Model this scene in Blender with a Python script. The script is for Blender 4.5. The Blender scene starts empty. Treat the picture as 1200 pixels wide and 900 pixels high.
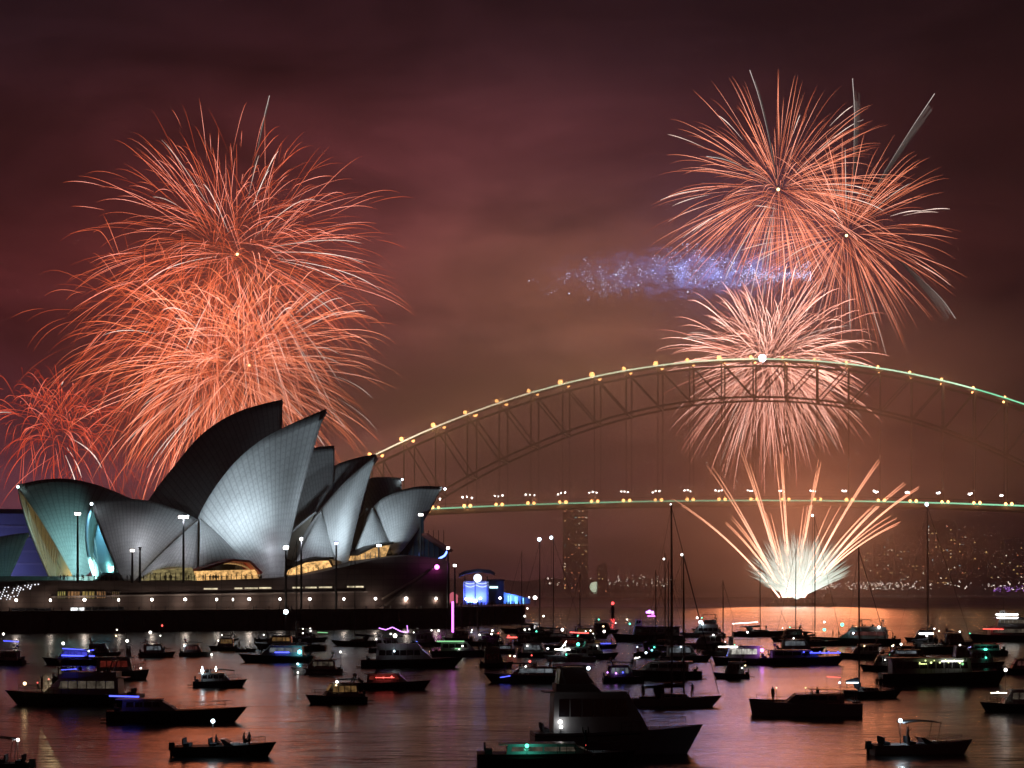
import bpy, bmesh, math, random
from mathutils import Vector, Matrix, Quaternion
R = math.radians
random.seed(7)
S = bpy.context.scene
COL = S.collection
F, HX, HY, CH = 2450.0, 600.0, 684.0, 14.0      # focal length in photo pixels, vanishing point, eye height in metres

# ------------------------------------------------------------------ camera
cd = bpy.data.cameras.new('camera'); cam = bpy.data.objects.new('camera', cd); COL.objects.link(cam)
cam.location = (0, 0, CH); cam.rotation_euler = (R(90), 0, 0)
cd.sensor_width = 36; cd.lens = 36*F/1200; cd.shift_y = (HY-450)/1200
cd.clip_start = 0.5; cd.clip_end = 20000
S.camera = cam
S.view_settings.view_transform = 'Standard'; S.view_settings.look = 'None'
S.view_settings.exposure = 0; S.view_settings.gamma = 1
cy = S.cycles
cy.max_bounces = 5; cy.diffuse_bounces = 2; cy.glossy_bounces = 3; cy.transmission_bounces = 3; cy.volume_bounces = 0
cy.caustics_reflective = False; cy.caustics_refractive = False
cy.sample_clamp_indirect = 3.0; cy.use_denoising = True

# ------------------------------------------------------------------ world: night cloud deck
W = bpy.data.worlds.new('World'); S.world = W; W.use_nodes = True
nt = W.node_tree; nt.nodes.clear()
def N(t, kind, **kw):
    n = t.nodes.new(kind)
    for k, v in kw.items(): setattr(n, k, v)
    return n
def inp(t, n, i, v):
    if hasattr(v, 'is_output'): t.links.new(v, n.inputs[i])
    else: n.inputs[i].default_value = v
def M(t, op, a, b=0.0, c=0.0):
    n = N(t, 'ShaderNodeMath', operation=op); inp(t, n, 0, a); inp(t, n, 1, b)
    if len(n.inputs) > 2: inp(t, n, 2, c)
    return n.outputs[0]
def VM(t, op, a, b=None):
    n = N(t, 'ShaderNodeVectorMath', operation=op); inp(t, n, 0, a)
    if b is not None: inp(t, n, 1, b)
    return n.outputs['Value'] if op in ('DOT_PRODUCT', 'LENGTH') else n.outputs[0]
def MIX(t, f, a, b, kind='MIX'):
    n = N(t, 'ShaderNodeMix', data_type='RGBA', blend_type=kind); inp(t, n, 0, f); inp(t, n, 6, a); inp(t, n, 7, b)
    return n.outputs[2]
def RAMP(t, f, stops, ip='EASE'):
    n = N(t, 'ShaderNodeValToRGB'); n.color_ramp.interpolation = ip
    while len(n.color_ramp.elements) < len(stops): n.color_ramp.elements.new(0.5)
    for e, (p, c) in zip(n.color_ramp.elements, stops): e.position = p; e.color = (*c, 1)
    inp(t, n, 0, f); return n.outputs[0]
tc = N(nt, 'ShaderNodeTexCoord').outputs['Generated']
sx = N(nt, 'ShaderNodeSeparateXYZ'); nt.links.new(tc, sx.inputs[0])
zz = sx.outputs[2]
base = RAMP(nt, M(nt, 'MULTIPLY', M(nt, 'MAXIMUM', zz, 0.0), 3.4), [
    (0.00, (0.130, 0.036, 0.036)), (0.20, (0.122, 0.027, 0.021)), (0.42, (0.088, 0.0135, 0.0105)),
    (0.66, (0.036, 0.0068, 0.0080)), (0.86, (0.011, 0.0040, 0.0062)), (1.0, (0.005, 0.0032, 0.0050))])
def pdir(px, py): return Vector(((px-HX)/F, 1, (HY-py)/F)).normalized()
col = base
for (px, py, sg, al, c) in SKYGLOW if 'SKYGLOW' in globals() else [
        (670, 405, 150, 1.5, (0.150, 0.082, 0.024)), (590, 600, 250, 1.0, (0.195, 0.070, 0.078)),
        (30, 600, 190, 1.2, (0.004, 0.012, 0.040)), (180, 330, 230, 1.0, (0.060, 0.008, 0.008)), (560, 190, 190, 1.2, (0.022, 0.006, 0.007)),
        (990, 530, 190, 1.0, (0.045, 0.008, 0.004))]:
    d = VM(nt, 'MULTIPLY', VM(nt, 'SUBTRACT', tc, pdir(px, py)), (1, 1, al))
    g = M(nt, 'EXPONENT', M(nt, 'MULTIPLY', VM(nt, 'DOT_PRODUCT', d, d), -(F/sg)**2/1.4))
    cl = N(nt, 'ShaderNodeVectorMath', operation='SCALE'); cl.inputs[0].default_value = c; nt.links.new(g, cl.inputs['Scale'])
    col = MIX(nt, 1.0, col, cl.outputs[0], 'ADD')
# right edge darker cloud
d = VM(nt, 'MULTIPLY', VM(nt, 'SUBTRACT', tc, pdir(1230, 420)), (1, 1, 0.55))
g = M(nt, 'EXPONENT', M(nt, 'MULTIPLY', VM(nt, 'DOT_PRODUCT', d, d), -(F/210)**2/1.4))
col = MIX(nt, M(nt, 'MULTIPLY', g, 0.9), col, (0.016, 0.005, 0.005, 1))
d = VM(nt, 'MULTIPLY', VM(nt, 'SUBTRACT', tc, pdir(30, 60)), (1, 1, 0.8))
g = M(nt, 'EXPONENT', M(nt, 'MULTIPLY', VM(nt, 'DOT_PRODUCT', d, d), -(F/260)**2/1.4))
col = MIX(nt, M(nt, 'MULTIPLY', g, 0.5), col, (0.012, 0.008, 0.012, 1))
nz = N(nt, 'ShaderNodeTexNoise'); nz.inputs['Scale'].default_value = 5.0; nz.inputs['Detail'].default_value = 5.0; nz.inputs['Roughness'].default_value = 0.55
nz.inputs['Distortion'].default_value = 0.6
nt.links.new(VM(nt, 'MULTIPLY', tc, (1.3, 1.0, 4.2)), nz.inputs['Vector'])
cf = M(nt, 'MULTIPLY_ADD', nz.outputs[0], 2.4, -0.2)
nz2 = N(nt, 'ShaderNodeTexNoise'); nz2.inputs['Scale'].default_value = 16.0; nz2.inputs['Detail'].default_value = 6.0; nz2.inputs['Roughness'].default_value = 0.6
nt.links.new(VM(nt, 'MULTIPLY', tc, (1.0, 1.0, 3.4)), nz2.inputs['Vector'])
cf = M(nt, 'MULTIPLY', cf, M(nt, 'MULTIPLY_ADD', nz2.outputs[0], 0.7, 0.65))
sc = N(nt, 'ShaderNodeVectorMath', operation='SCALE'); nt.links.new(col, sc.inputs[0]); nt.links.new(cf, sc.inputs['Scale'])
# the side of the sky behind the viewer holds no fireworks and is dark
bk = N(nt, 'ShaderNodeMapRange', interpolation_type='SMOOTHSTEP'); nt.links.new(sx.outputs[1], bk.inputs[0])
bk.inputs[1].default_value = 0.25; bk.inputs[2].default_value = 0.97; bk.inputs[3].default_value = 0.28; bk.inputs[4].default_value = 1.0
hi = N(nt, 'ShaderNodeMapRange', interpolation_type='SMOOTHSTEP'); nt.links.new(zz, hi.inputs[0])
hi.inputs[1].default_value = 0.25; hi.inputs[2].default_value = 0.6; hi.inputs[3].default_value = 1.0; hi.inputs[4].default_value = 0.5
s2 = N(nt, 'ShaderNodeVectorMath', operation='SCALE'); nt.links.new(sc.outputs[0], s2.inputs[0]); nt.links.new(M(nt, 'MULTIPLY', bk.outputs[0], hi.outputs[0]), s2.inputs['Scale'])
bg = N(nt, 'ShaderNodeBackground'); nt.links.new(s2.outputs[0], bg.inputs[0]); bg.inputs[1].default_value = 1.0
wo = N(nt, 'ShaderNodeOutputWorld'); nt.links.new(bg.outputs[0], wo.inputs[0])

# ------------------------------------------------------------------ helpers
def px2(px, py, Y): return Vector(((px-HX)*Y/F, Y, CH+(HY-py)*Y/F))
def water_at(px, py):
    Y = F*CH/(py-HY); return Vector(((px-HX)*Y/F, Y, 0))
def tag(o, label=None, cat=None, group=None, kind=None):
    if label: o['label'] = label
    if cat: o['category'] = cat
    if group: o['group'] = group
    if kind: o['kind'] = kind
    return o
def empty(name, loc=(0, 0, 0), rz=0.0):
    o = bpy.data.objects.new(name, None); COL.objects.link(o); o.location = loc; o.rotation_euler = (0, 0, rz); o.empty_display_size = 0.5
    return o
class MB:
    def __init__(s): s.v = []; s.f = []; s.a = []
    def add(s, vs, fs, a=None):
        k = len(s.v); s.v += [tuple(p) for p in vs]; s.f += [tuple(i+k for i in q) for q in fs]
        s.a += list(a) if a is not None else [1.0]*len(vs)
        return s
    def box(s, c, d, rz=0.0, taper=1.0):
        x, y, z = d[0]/2, d[1]/2, d[2]/2; cs, sn = math.cos(rz), math.sin(rz); vs = []
        for k, t in ((-z, 1.0), (z, taper)):
            for a, b in ((-x, -y), (x, -y), (x, y), (-x, y)):
                a *= t; b *= t
                vs.append((c[0]+a*cs-b*sn, c[1]+a*sn+b*cs, c[2]+k))
        return s.add(vs, [(3, 2, 1, 0), (4, 5, 6, 7), (0, 1, 5, 4), (1, 2, 6, 5), (2, 3, 7, 6), (3, 0, 4, 7)])
    def tube(s, pts, r, n=6, a=None):
        pts = [Vector(p) for p in pts]; rr = r if isinstance(r, (list, tuple)) else [r]*len(pts)
        vs = []; at = []; u = None
        for i, p in enumerate(pts):
            t = (pts[min(i+1, len(pts)-1)]-pts[max(i-1, 0)])
            t = t.normalized() if t.length > 1e-9 else Vector((0, 0, 1))
            if u is None: u = t.orthogonal().normalized()
            else:
                u = u - t*u.dot(t); u = u.normalized() if u.length > 1e-6 else t.orthogonal().normalized()
            w = t.cross(u)
            for k in range(n):
                q = 2*math.pi*k/n; vs.append(p+(u*math.cos(q)+w*math.sin(q))*rr[i]); at.append(a[i] if a else 1.0)
        fs = []
        for i in range(len(pts)-1):
            for k in range(n):
                b = (k+1) % n; fs.append((i*n+k, i*n+b, (i+1)*n+b, (i+1)*n+k))
        fs.append(tuple(range(n-1, -1, -1))); e = (len(pts)-1)*n; fs.append(tuple(range(e, e+n)))
        return s.add(vs, fs, at)
    def beam(s, p, q, w, h):
        p, q = Vector(p), Vector(q); t = (q-p).normalized(); up = Vector((0, 0, 1))
        if abs(t.z) > 0.95: up = Vector((1, 0, 0))
        a = t.cross(up).normalized()*w/2; b = a.cross(t).normalized()*h/2
        vs = [o+x for o in (p, q) for x in (-a-b, a-b, a+b, -a+b)]
        return s.add(vs, [(3, 2, 1, 0), (4, 5, 6, 7), (0, 1, 5, 4), (1, 2, 6, 5), (2, 3, 7, 6), (3, 0, 4, 7)])
    def loft(s, rings, closed=True, cap=True):
        n = len(rings[0]); vs = [p for r in rings for p in r]; fs = []
        for i in range(len(rings)-1):
            for k in range(n if closed else n-1):
                b = (k+1) % n; fs.append((i*n+k, i*n+b, (i+1)*n+b, (i+1)*n+k))
        if cap:
            fs.append(tuple(range(n-1, -1, -1))); e = (len(rings)-1)*n; fs.append(tuple(range(e, e+n)))
        return s.add(vs, fs)
    def ball(s, c, r, n=8, m=5, sz=1.0):
        vs = [(c[0], c[1], c[2]-r*sz)]; fs = []
        for i in range(1, m):
            q = -math.pi/2+math.pi*i/m
            for k in range(n):
                w = 2*math.pi*k/n; vs.append((c[0]+r*math.cos(q)*math.cos(w), c[1]+r*math.cos(q)*math.sin(w), c[2]+r*sz*math.sin(q)))
        vs.append((c[0], c[1], c[2]+r*sz)); L = len(vs)-1
        for k in range(n):
            b = (k+1) % n; fs.append((0, 1+b, 1+k)); fs.append((L, L-n+k, L-n+b))
            for i in range(m-2): fs.append((1+i*n+k, 1+i*n+b, 1+(i+1)*n+b, 1+(i+1)*n+k))
        return s.add(vs, fs)
    def side(s, poly, y0, y1, inset=1.0):
        # polygon in the local x-z plane pushed out between y0 and y1
        n = len(poly); cx = sum(p[0] for p in poly)/n
        vs = [(x, y0, z) for x, z in poly]+[(x, y1, z) for x, z in poly]
        fs = [tuple(range(n)), tuple(range(2*n-1, n-1, -1))]+[(i, i+n, (i+1) % n+n, (i+1) % n) for i in range(n)]
        return s.add(vs, fs)
    def block(s, poly, wb, wt):
        # cabin: side profile with a narrower roof (tumblehome)
        z0 = min(p[1] for p in poly); z1 = max(p[1] for p in poly); n = len(poly)
        w = [wb+(wt-wb)*(z-z0)/max(z1-z0, 1e-6) for x, z in poly]
        vs = [(x, -w[i]/2, z) for i, (x, z) in enumerate(poly)]+[(x, w[i]/2, z) for i, (x, z) in enumerate(poly)]
        fs = [tuple(range(n)), tuple(range(2*n-1, n-1, -1))]+[(i, i+n, (i+1) % n+n, (i+1) % n) for i in range(n)]
        return s.add(vs, fs)
    def build(s, name, mat, parent=None, smooth=False, attr=False):
        me = bpy.data.meshes.new(name); me.from_pydata(s.v, [], s.f)
        bm = bmesh.new(); bm.from_mesh(me); bmesh.ops.recalc_face_normals(bm, faces=bm.faces); bm.to_mesh(me); bm.free()
        if smooth: me.polygons.foreach_set('use_smooth', [True]*len(me.polygons))
        if attr:
            A = me.attributes.new('burn', 'FLOAT', 'POINT'); A.data.foreach_set('value', s.a)
        me.materials.append(mat)
        o = bpy.data.objects.new(name, me); COL.objects.link(o)
        if parent: o.parent = parent
        return o

# ------------------------------------------------------------------ materials
MATS = {}
def mat(name, c, rough=0.6, metal=0.0, noise=0.0, nscale=3.0, spec=0.5, coat=0.0):
    if name in MATS: return MATS[name]
    m = bpy.data.materials.new(name); m.use_nodes = True; t = m.node_tree; b = t.nodes['Principled BSDF']
    b.inputs['Base Color'].default_value = (*c, 1); b.inputs['Roughness'].default_value = rough; b.inputs['Metallic'].default_value = metal
    b.inputs['Specular IOR Level'].default_value = spec; b.inputs['Coat Weight'].default_value = coat
    if noise:
        nz = N(t, 'ShaderNodeTexNoise'); nz.inputs['Scale'].default_value = nscale; nz.inputs['Detail'].default_value = 6
        o = N(t, 'ShaderNodeTexCoord'); t.links.new(o.outputs['Object'], nz.inputs['Vector'])
        t.links.new(MIX(t, nz.outputs[0], tuple(x*(1-noise) for x in c)+(1,), tuple(min(1, x*(1+noise)) for x in c)+(1,)), b.inputs['Base Color'])
        t.links.new(M(t, 'MULTIPLY_ADD', nz.outputs[0], 0.3, rough-0.15), b.inputs['Roughness'])
    MATS[name] = m; return m
def glow(name, c, s, sample=False):
    if name in MATS: return MATS[name]
    m = bpy.data.materials.new(name); m.use_nodes = True; t = m.node_tree; t.nodes.clear()
    e = N(t, 'ShaderNodeEmission'); e.inputs[0].default_value = (*c, 1); e.inputs[1].default_value = s
    o = N(t, 'ShaderNodeOutputMaterial'); t.links.new(e.outputs[0], o.inputs[0])
    m.cycles.emission_sampling = 'FRONT' if sample else 'NONE'
    MATS[name] = m; return m
def spark(name, lo, hi, s):
    # burning metal: the attribute is how hot each point of a star's path burnt
    m = bpy.data.materials.new(name); m.use_nodes = True; t = m.node_tree; t.nodes.clear()
    a = N(t, 'ShaderNodeAttribute', attribute_name='burn')
    e = N(t, 'ShaderNodeEmission'); t.links.new(RAMP(t, a.outputs['Fac'], [(0.0, lo), (0.55, hi), (1.0, tuple(min(1, x*0.75+0.22) for x in hi))], 'LINEAR'), e.inputs[0])
    t.links.new(M(t, 'MULTIPLY', a.outputs['Fac'], s), e.inputs[1])
    o = N(t, 'ShaderNodeOutputMaterial'); t.links.new(e.outputs[0], o.inputs[0]); m.cycles.emission_sampling = 'NONE'
    return m
def point(name, loc, c, power, r, parent=None, spec=1.0):
    l = bpy.data.lights.new(name, 'POINT'); l.energy = power; l.color = c; l.shadow_soft_size = r; l.specular_factor = spec
    o = bpy.data.objects.new(name, l); COL.objects.link(o); o.location = loc
    if parent: o.parent = parent
    return o
def spot(name, loc, target, c, power, ang, r=0.5, blend=0.8, parent=None):
    l = bpy.data.lights.new(name, 'SPOT'); l.energy = power; l.color = c; l.shadow_soft_size = r; l.spot_size = R(ang); l.spot_blend = blend
    o = bpy.data.objects.new(name, l); COL.objects.link(o); o.location = loc
    o.rotation_euler = (Vector(target)-Vector(loc)).to_track_quat('-Z', 'Y').to_euler()
    if parent: o.parent = parent
    return o

# ------------------------------------------------------------------ water
m = bpy.data.materials.new('harbour_water'); m.use_nodes = True; t = m.node_tree; b = t.nodes['Principled BSDF']
b.inputs['Base Color'].default_value = (0.004, 0.006, 0.008, 1); b.inputs['Roughness'].default_value = 0.12; b.inputs['IOR'].default_value = 1.7
geo = N(t, 'ShaderNodeNewGeometry').outputs['Position']
def wn(sc, det, v):
    n = N(t, 'ShaderNodeTexNoise'); n.inputs['Scale'].default_value = sc; n.inputs['Detail'].default_value = det
    t.links.new(VM(t, 'MULTIPLY', geo, v), n.inputs['Vector']); return n.outputs[0]
hgt = M(t, 'ADD', M(t, 'MULTIPLY', wn(0.55, 3, (0.55, 1, 1)), 0.42), M(t, 'MULTIPLY', wn(0.12, 2, (0.6, 1, 1)), 1.0))
bp = N(t, 'ShaderNodeBump'); bp.inputs['Strength'].default_value = 0.42; bp.inputs['Distance'].default_value = 1.0
t.links.new(hgt, bp.inputs['Height']); t.links.new(bp.outputs[0], b.inputs['Normal'])
t.links.new(M(t, 'MULTIPLY_ADD', wn(0.02, 2, (0.25, 1, 1)), 0.16, 0.15), b.inputs['Roughness'])
WATER = MB(); WATER.add([(-3400, -400, 0), (3400, -400, 0), (3400, 3760, 0), (-3400, 3760, 0)], [(0, 1, 2, 3)])
tag(WATER.build('water', m), kind='structure')

# haze: even, pale air over the whole harbour
HZ = MB(); HZ.box((0, 1675, 204), (7000, 4250, 412))
hm = bpy.data.materials.new('harbour_haze'); hm.use_nodes = True; t = hm.node_tree; t.nodes.clear()
pv = N(t, 'ShaderNodeVolumePrincipled'); pv.inputs['Color'].default_value = (0.85, 0.82, 0.82, 1); pv.inputs['Density'].default_value = 0.00014
pv.inputs['Anisotropy'].default_value = 0.2
o = N(t, 'ShaderNodeOutputMaterial'); t.links.new(pv.outputs[0], o.inputs['Volume'])
hz = HZ.build('haze', hm); tag(hz, kind='stuff'); hz['label'] = 'thin smoky haze hanging over the whole harbour'; hz['category'] = 'haze'
# ------------------------------------------------------------------ opera house: frame along the sea wall
W0 = Vector((-145, 591, 0)); AX = Vector((math.cos(R(30)), math.sin(R(30)), 0)); NO = Vector((-math.sin(R(30)), math.cos(R(30)), 0))
def on(px, py, t):
    # point seen at (px, py) on the upright plane t metres behind the sea wall
    d = Vector(((px-HX)/F, 1, (HY-py)/F)); k = (t + W0.dot(NO))/d.dot(NO)
    return Vector((0, 0, CH))+d*k
def fr(p):  # world -> (along, behind)
    q = Vector(p)-W0; return q.dot(AX), q.dot(NO)
def at(s, t, z): return W0+AX*s+NO*t+Vector((0, 0, z))
def smooth_line(P, n):
    P = [Vector(p) for p in P]; L = [0]
    for i in range(1, len(P)): L.append(L[-1]+(P[i]-P[i-1]).length)
    out = []
    for j in range(n):
        d = L[-1]*j/(n-1); i = 0
        while i < len(P)-2 and L[i+1] < d: i += 1
        u = (d-L[i])/max(1e-9, L[i+1]-L[i])
        p0, p1, p2, p3 = P[max(i-1, 0)], P[i], P[i+1], P[min(i+2, len(P)-1)]
        if i == 0: p0 = p1*2-p2
        if i+2 >= len(P): p3 = p2*2-p1
        out.append(0.5*((2*p1)+(p2-p0)*u+(2*p0-5*p1+4*p2-p3)*u*u+(3*p1-p0-3*p2+p3)*u**3))
    return out

tile = bpy.data.materials.new('shell_tile'); tile.use_nodes = True; t = tile.node_tree; b = t.nodes['Principled BSDF']
uv = N(t, 'ShaderNodeUVMap', uv_map='rib').outputs[0]; s_ = N(t, 'ShaderNodeSeparateXYZ'); t.links.new(uv, s_.inputs[0])
def groove(x, w):
    f = M(t, 'FRACT', x); e = M(t, 'MINIMUM', f, M(t, 'SUBTRACT', 1.0, f)); return M(t, 'LESS_THAN', e, w)
# chevron lids: the cross joints step down from the middle of each rib
rib = M(t, 'FRACT', s_.outputs[0]); chev = M(t, 'ABSOLUTE', M(t, 'SUBTRACT', rib, 0.5))
g1 = groove(s_.outputs[0], 0.11); g2 = groove(M(t, 'SUBTRACT', s_.outputs[1], M(t, 'MULTIPLY', chev, 0.9)), 0.09)
gg = M(t, 'MAXIMUM', g1, M(t, 'MULTIPLY', g2, 0.75))
nz = N(t, 'ShaderNodeTexNoise'); nz.inputs['Scale'].default_value = 0.35; nz.inputs['Detail'].default_value = 5
t.links.new(geo_o := N(t, 'ShaderNodeTexCoord').outputs['Object'], nz.inputs['Vector'])
lid = N(t, 'ShaderNodeTexWhiteNoise', noise_dimensions='2D')
fl = N(t, 'ShaderNodeCombineXYZ'); t.links.new(M(t, 'FLOOR', s_.outputs[0]), fl.inputs[0]); t.links.new(M(t, 'FLOOR', s_.outputs[1]), fl.inputs[1]); t.links.new(fl.outputs[0], lid.inputs['Vector'])
tint = M(t, 'ADD', M(t, 'MULTIPLY_ADD', nz.outputs[0], 0.22, 0.83), M(t, 'MULTIPLY', lid.outputs['Value'], 0.10))
cc = MIX(t, gg, (0.66, 0.67, 0.67, 1), (0.49, 0.49, 0.50, 1))
sc = N(t, 'ShaderNodeVectorMath', operation='SCALE'); t.links.new(cc, sc.inputs[0]); t.links.new(tint, sc.inputs['Scale'])
t.links.new(sc.outputs[0], b.inputs['Base Color']); b.inputs['Roughness'].default_value = 0.42
concrete = mat('ribbed_concrete', (0.30, 0.27, 0.22), 0.8, noise=0.25, nscale=0.6)
granite = mat('podium_granite', (0.10, 0.068, 0.058), 0.75, noise=0.3, nscale=0.5)
granite_d = mat('seawall_stone', (0.24, 0.20, 0.18), 0.85, noise=0.4, nscale=0.8)
t = granite.node_tree; bk_ = N(t, 'ShaderNodeTexBrick'); bk_.inputs['Scale'].default_value = 1.0; bk_.inputs['Brick Width'].default_value = 4.2; bk_.inputs['Row Height'].default_value = 1.7; bk_.inputs['Mortar Size'].default_value = 0.09; bk_.offset = 0.0
bk_.inputs['Color1'].default_value = (1, 1, 1, 1); bk_.inputs['Color2'].default_value = (0.75, 0.72, 0.72, 1); bk_.inputs['Mortar'].default_value = (0.35, 0.33, 0.33, 1)
sp_ = N(t, 'ShaderNodeSeparateXYZ'); t.links.new(N(t, 'ShaderNodeTexCoord').outputs['Object'], sp_.inputs[0]); cb_ = N(t, 'ShaderNodeCombineXYZ'); t.links.new(sp_.outputs[0], cb_.inputs[0]); t.links.new(sp_.outputs[2], cb_.inputs[1]); t.links.new(cb_.outputs[0], bk_.inputs['Vector'])
pb_ = t.nodes['Principled BSDF']; lk_ = pb_.inputs['Base Color'].links[0].from_socket; t.links.new(MIX(t, 1.0, lk_, bk_.outputs['Color'], 'MULTIPLY'), pb_.inputs['Base Color'])
paving = mat('paving_stone', (0.20, 0.16, 0.14), 0.7, noise=0.25, nscale=0.7)
bronze = mat('bronze', (0.05, 0.035, 0.025), 0.45, 0.6)
glass_d = mat('dark_glass', (0.012, 0.014, 0.02), 0.12, spec=0.7)
steel_d = mat('dark_steel', (0.03, 0.03, 0.032), 0.5, 0.5)
red_metal = mat('red_roof_metal', (0.30, 0.03, 0.03), 0.5)
white_l = glow('white_lamp', (1.0, 0.93, 0.85), 9.0)
cool_l = glow('cool_lamp', (0.80, 0.93, 1.0), 9.0)
warm_l = glow('warm_lamp', (1.0, 0.72, 0.42), 9.0)
def litglass(name, c, s, sc=(0.9, 0.9, 0.9)):
    # a lit room seen through panes: mullions, brighter and darker bays
    if name in MATS: return MATS[name]
    m = bpy.data.materials.new(name); m.use_nodes = True; t = m.node_tree; b = t.nodes['Principled BSDF']
    b.inputs['Base Color'].default_value = (0.02, 0.02, 0.02, 1); b.inputs['Roughness'].default_value = 0.15
    n = N(t, 'ShaderNodeTexNoise'); n.inputs['Scale'].default_value = 0.8; n.inputs['Detail'].default_value = 4; n.inputs['Roughness'].default_value = 0.7
    t.links.new(VM(t, 'MULTIPLY', N(t, 'ShaderNodeTexCoord').outputs['Object'], sc), n.inputs['Vector'])
    k = N(t, 'ShaderNodeMapRange'); t.links.new(n.outputs[0], k.inputs[0]); k.inputs[1].default_value = 0.33; k.inputs[2].default_value = 0.68; k.inputs[3].default_value = 0.12; k.inputs[4].default_value = 1.0
    b.inputs['Emission Color'].default_value = (*c, 1); t.links.new(M(t, 'MULTIPLY', k.outputs[0], s), b.inputs['Emission Strength'])
    m.cycles.emission_sampling = 'NONE'
    MATS[name] = m; return m

OP = empty('opera_house', at(70, 40, 0), R(30))
tag(OP, 'opera house with white tiled sail shells on a dark stone podium behind the sea wall', 'opera house')
OPI = (Matrix.Translation(OP.location) @ Matrix.Rotation(R(30), 4, 'Z')).inverted()
def lo(p): return OPI @ Vector(p)
def part(mb, name, m, parent=OP, smooth=False):
    mb.v = [tuple(lo(p)) for p in mb.v]; return mb.build(name, m, parent, smooth)

SHELLS = {}
def shell(key, ridge, mid0, mid1, ped, axis, hw, bulge, bw=2.2, ribs=26, lids=30, label=None, n=30, q=18):
    RG = smooth_line([on(x, y, axis) for x, y in ridge], n)
    P = on(*ped, axis-hw); M0 = on(*mid0, axis-hw*0.66); M1 = on(*mid1, axis-hw*0.66)
    A0 = M0-(RG[0]+P)/2; A1 = M1-(RG[-1]+P)/2
    sgn = 1 if fr(RG[0])[0] > fr(RG[-1])[0] else -1
    rows = []
    for i, r in enumerate(RG):
        u = i/(n-1); pb = P+AX*(0.5-u)*bw*sgn
        mid = (r+pb)/2+A0.lerp(A1, u)-NO*bulge*math.sin(math.pi*u)+Vector((0, 0, bulge*0.25*math.sin(math.pi*u)))
        row = []
        for j in range(q):
            v = j/(q-1); row.append(r*((1-v)*(1-2*v))+mid*(4*v*(1-v))+pb*(v*(2*v-1)))
        rows.append(row)
    def mir(p): return p-NO*(2*((p-W0).dot(NO)-axis))
    me = bpy.data.meshes.new('shell'); vs = []; fs = []; uvs = []
    for side in (0, 1):
        k = len(vs)
        for row in rows: vs += [tuple(lo(mir(p) if side else p)) for p in row]
        for i in range(n-1):
            for j in range(q-1):
                a = k+i*q+j; f = [a, a+1, a+q+1, a+q]
                if (side == 1) != (sgn < 0): f.reverse()
                fs.append(f)
    me.from_pydata(vs, [], fs)
    f = me.polygons[(n//2)*(q-1)+q//2]; nw = Matrix.Rotation(R(30), 3, 'Z') @ f.normal
    if nw.dot(NO) > 0: me.flip_normals()
    ul = me.uv_layers.new(name='rib')
    for p in me.polygons:
        for li in p.loop_indices:
            vi = me.loops[li].vertex_index % (n*q); i, j = divmod(vi, q)
            ul.data[li].uv = (ribs*i/(n-1), lids*j/(q-1))
    bm = bmesh.new(); bm.from_mesh(me); bmesh.ops.remove_doubles(bm, verts=bm.verts, dist=0.01); bm.to_mesh(me); bm.free()
    me.polygons.foreach_set('use_smooth', [True]*len(me.polygons))
    me.materials.append(tile); me.materials.append(concrete)
    o = bpy.data.objects.new('shell', me); COL.objects.link(o); o.parent = OP
    md = o.modifiers.new('thickness', 'SOLIDIFY'); md.thickness = 1.3; md.offset = -1.0; md.material_offset = 1; md.material_offset_rim = 0; md.use_even_offset = False
    if label: o['label'] = label
    SHELLS[key] = (RG, rows, mir, o); return o

# front hall
shell('A1', [(382,479),(345,495),(310,513),(280,537),(257,564),(241,589),(233,606)], (345,592), (270,640), (322,683), 35, 20, 5, 5.5, 24, 26, 'tallest front shell, brightly floodlit')
shell('A0', [(107,588),(125,585),(150,584),(180,588),(205,596),(225,605),(233,610)], (124,632), (193,641), (150,683), 35, 13, 4, 3, 26, 24, 'low front shell facing the steps')
shell('A2', [(441,534),(425,546),(408,561),(393,578),(383,590),(377,598)], (418,603), (385,634), (400,672), 35, 15, 3, 3.5, 20, 26)
shell('A3', [(518,570),(490,570),(465,576),(447,585),(437,594)], (495,611), (449,622), (464,650), 35, 11, 2.5, 2.0, 20, 22)
# rear hall
shell('B1', [(331,468),(305,474),(280,482),(255,495),(230,515),(205,545),(185,570),(172,589)], (322,560), (230,640), (300,676), 86, 22, 6, 5, 30, 36, 'tallest rear shell, left dark')
shell('B0', [(20,568),(50,562),(80,561),(110,567),(135,576),(165,588),(235,606)], (53,614), (150,640), (92,678), 86, 13, 4, 3, 26, 26, 'low rear shell with a glowing mouth facing the steps')
shell('B2', [(392,522),(372,524),(350,532),(330,550),(318,575)], (386,590), (335,630), (372,668), 86, 17, 4, 4, 22, 26)
shell('B3', [(441,532),(420,536),(393,545),(370,562),(352,590)], (424,590), (370,630), (410,662), 86, 15, 4, 3.5, 20, 26)
shell('B4', [(470,560),(450,559),(432,561),(415,572),(400,592)], (467,600), (425,620), (452,650), 86, 11, 3, 3, 18, 22)
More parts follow.
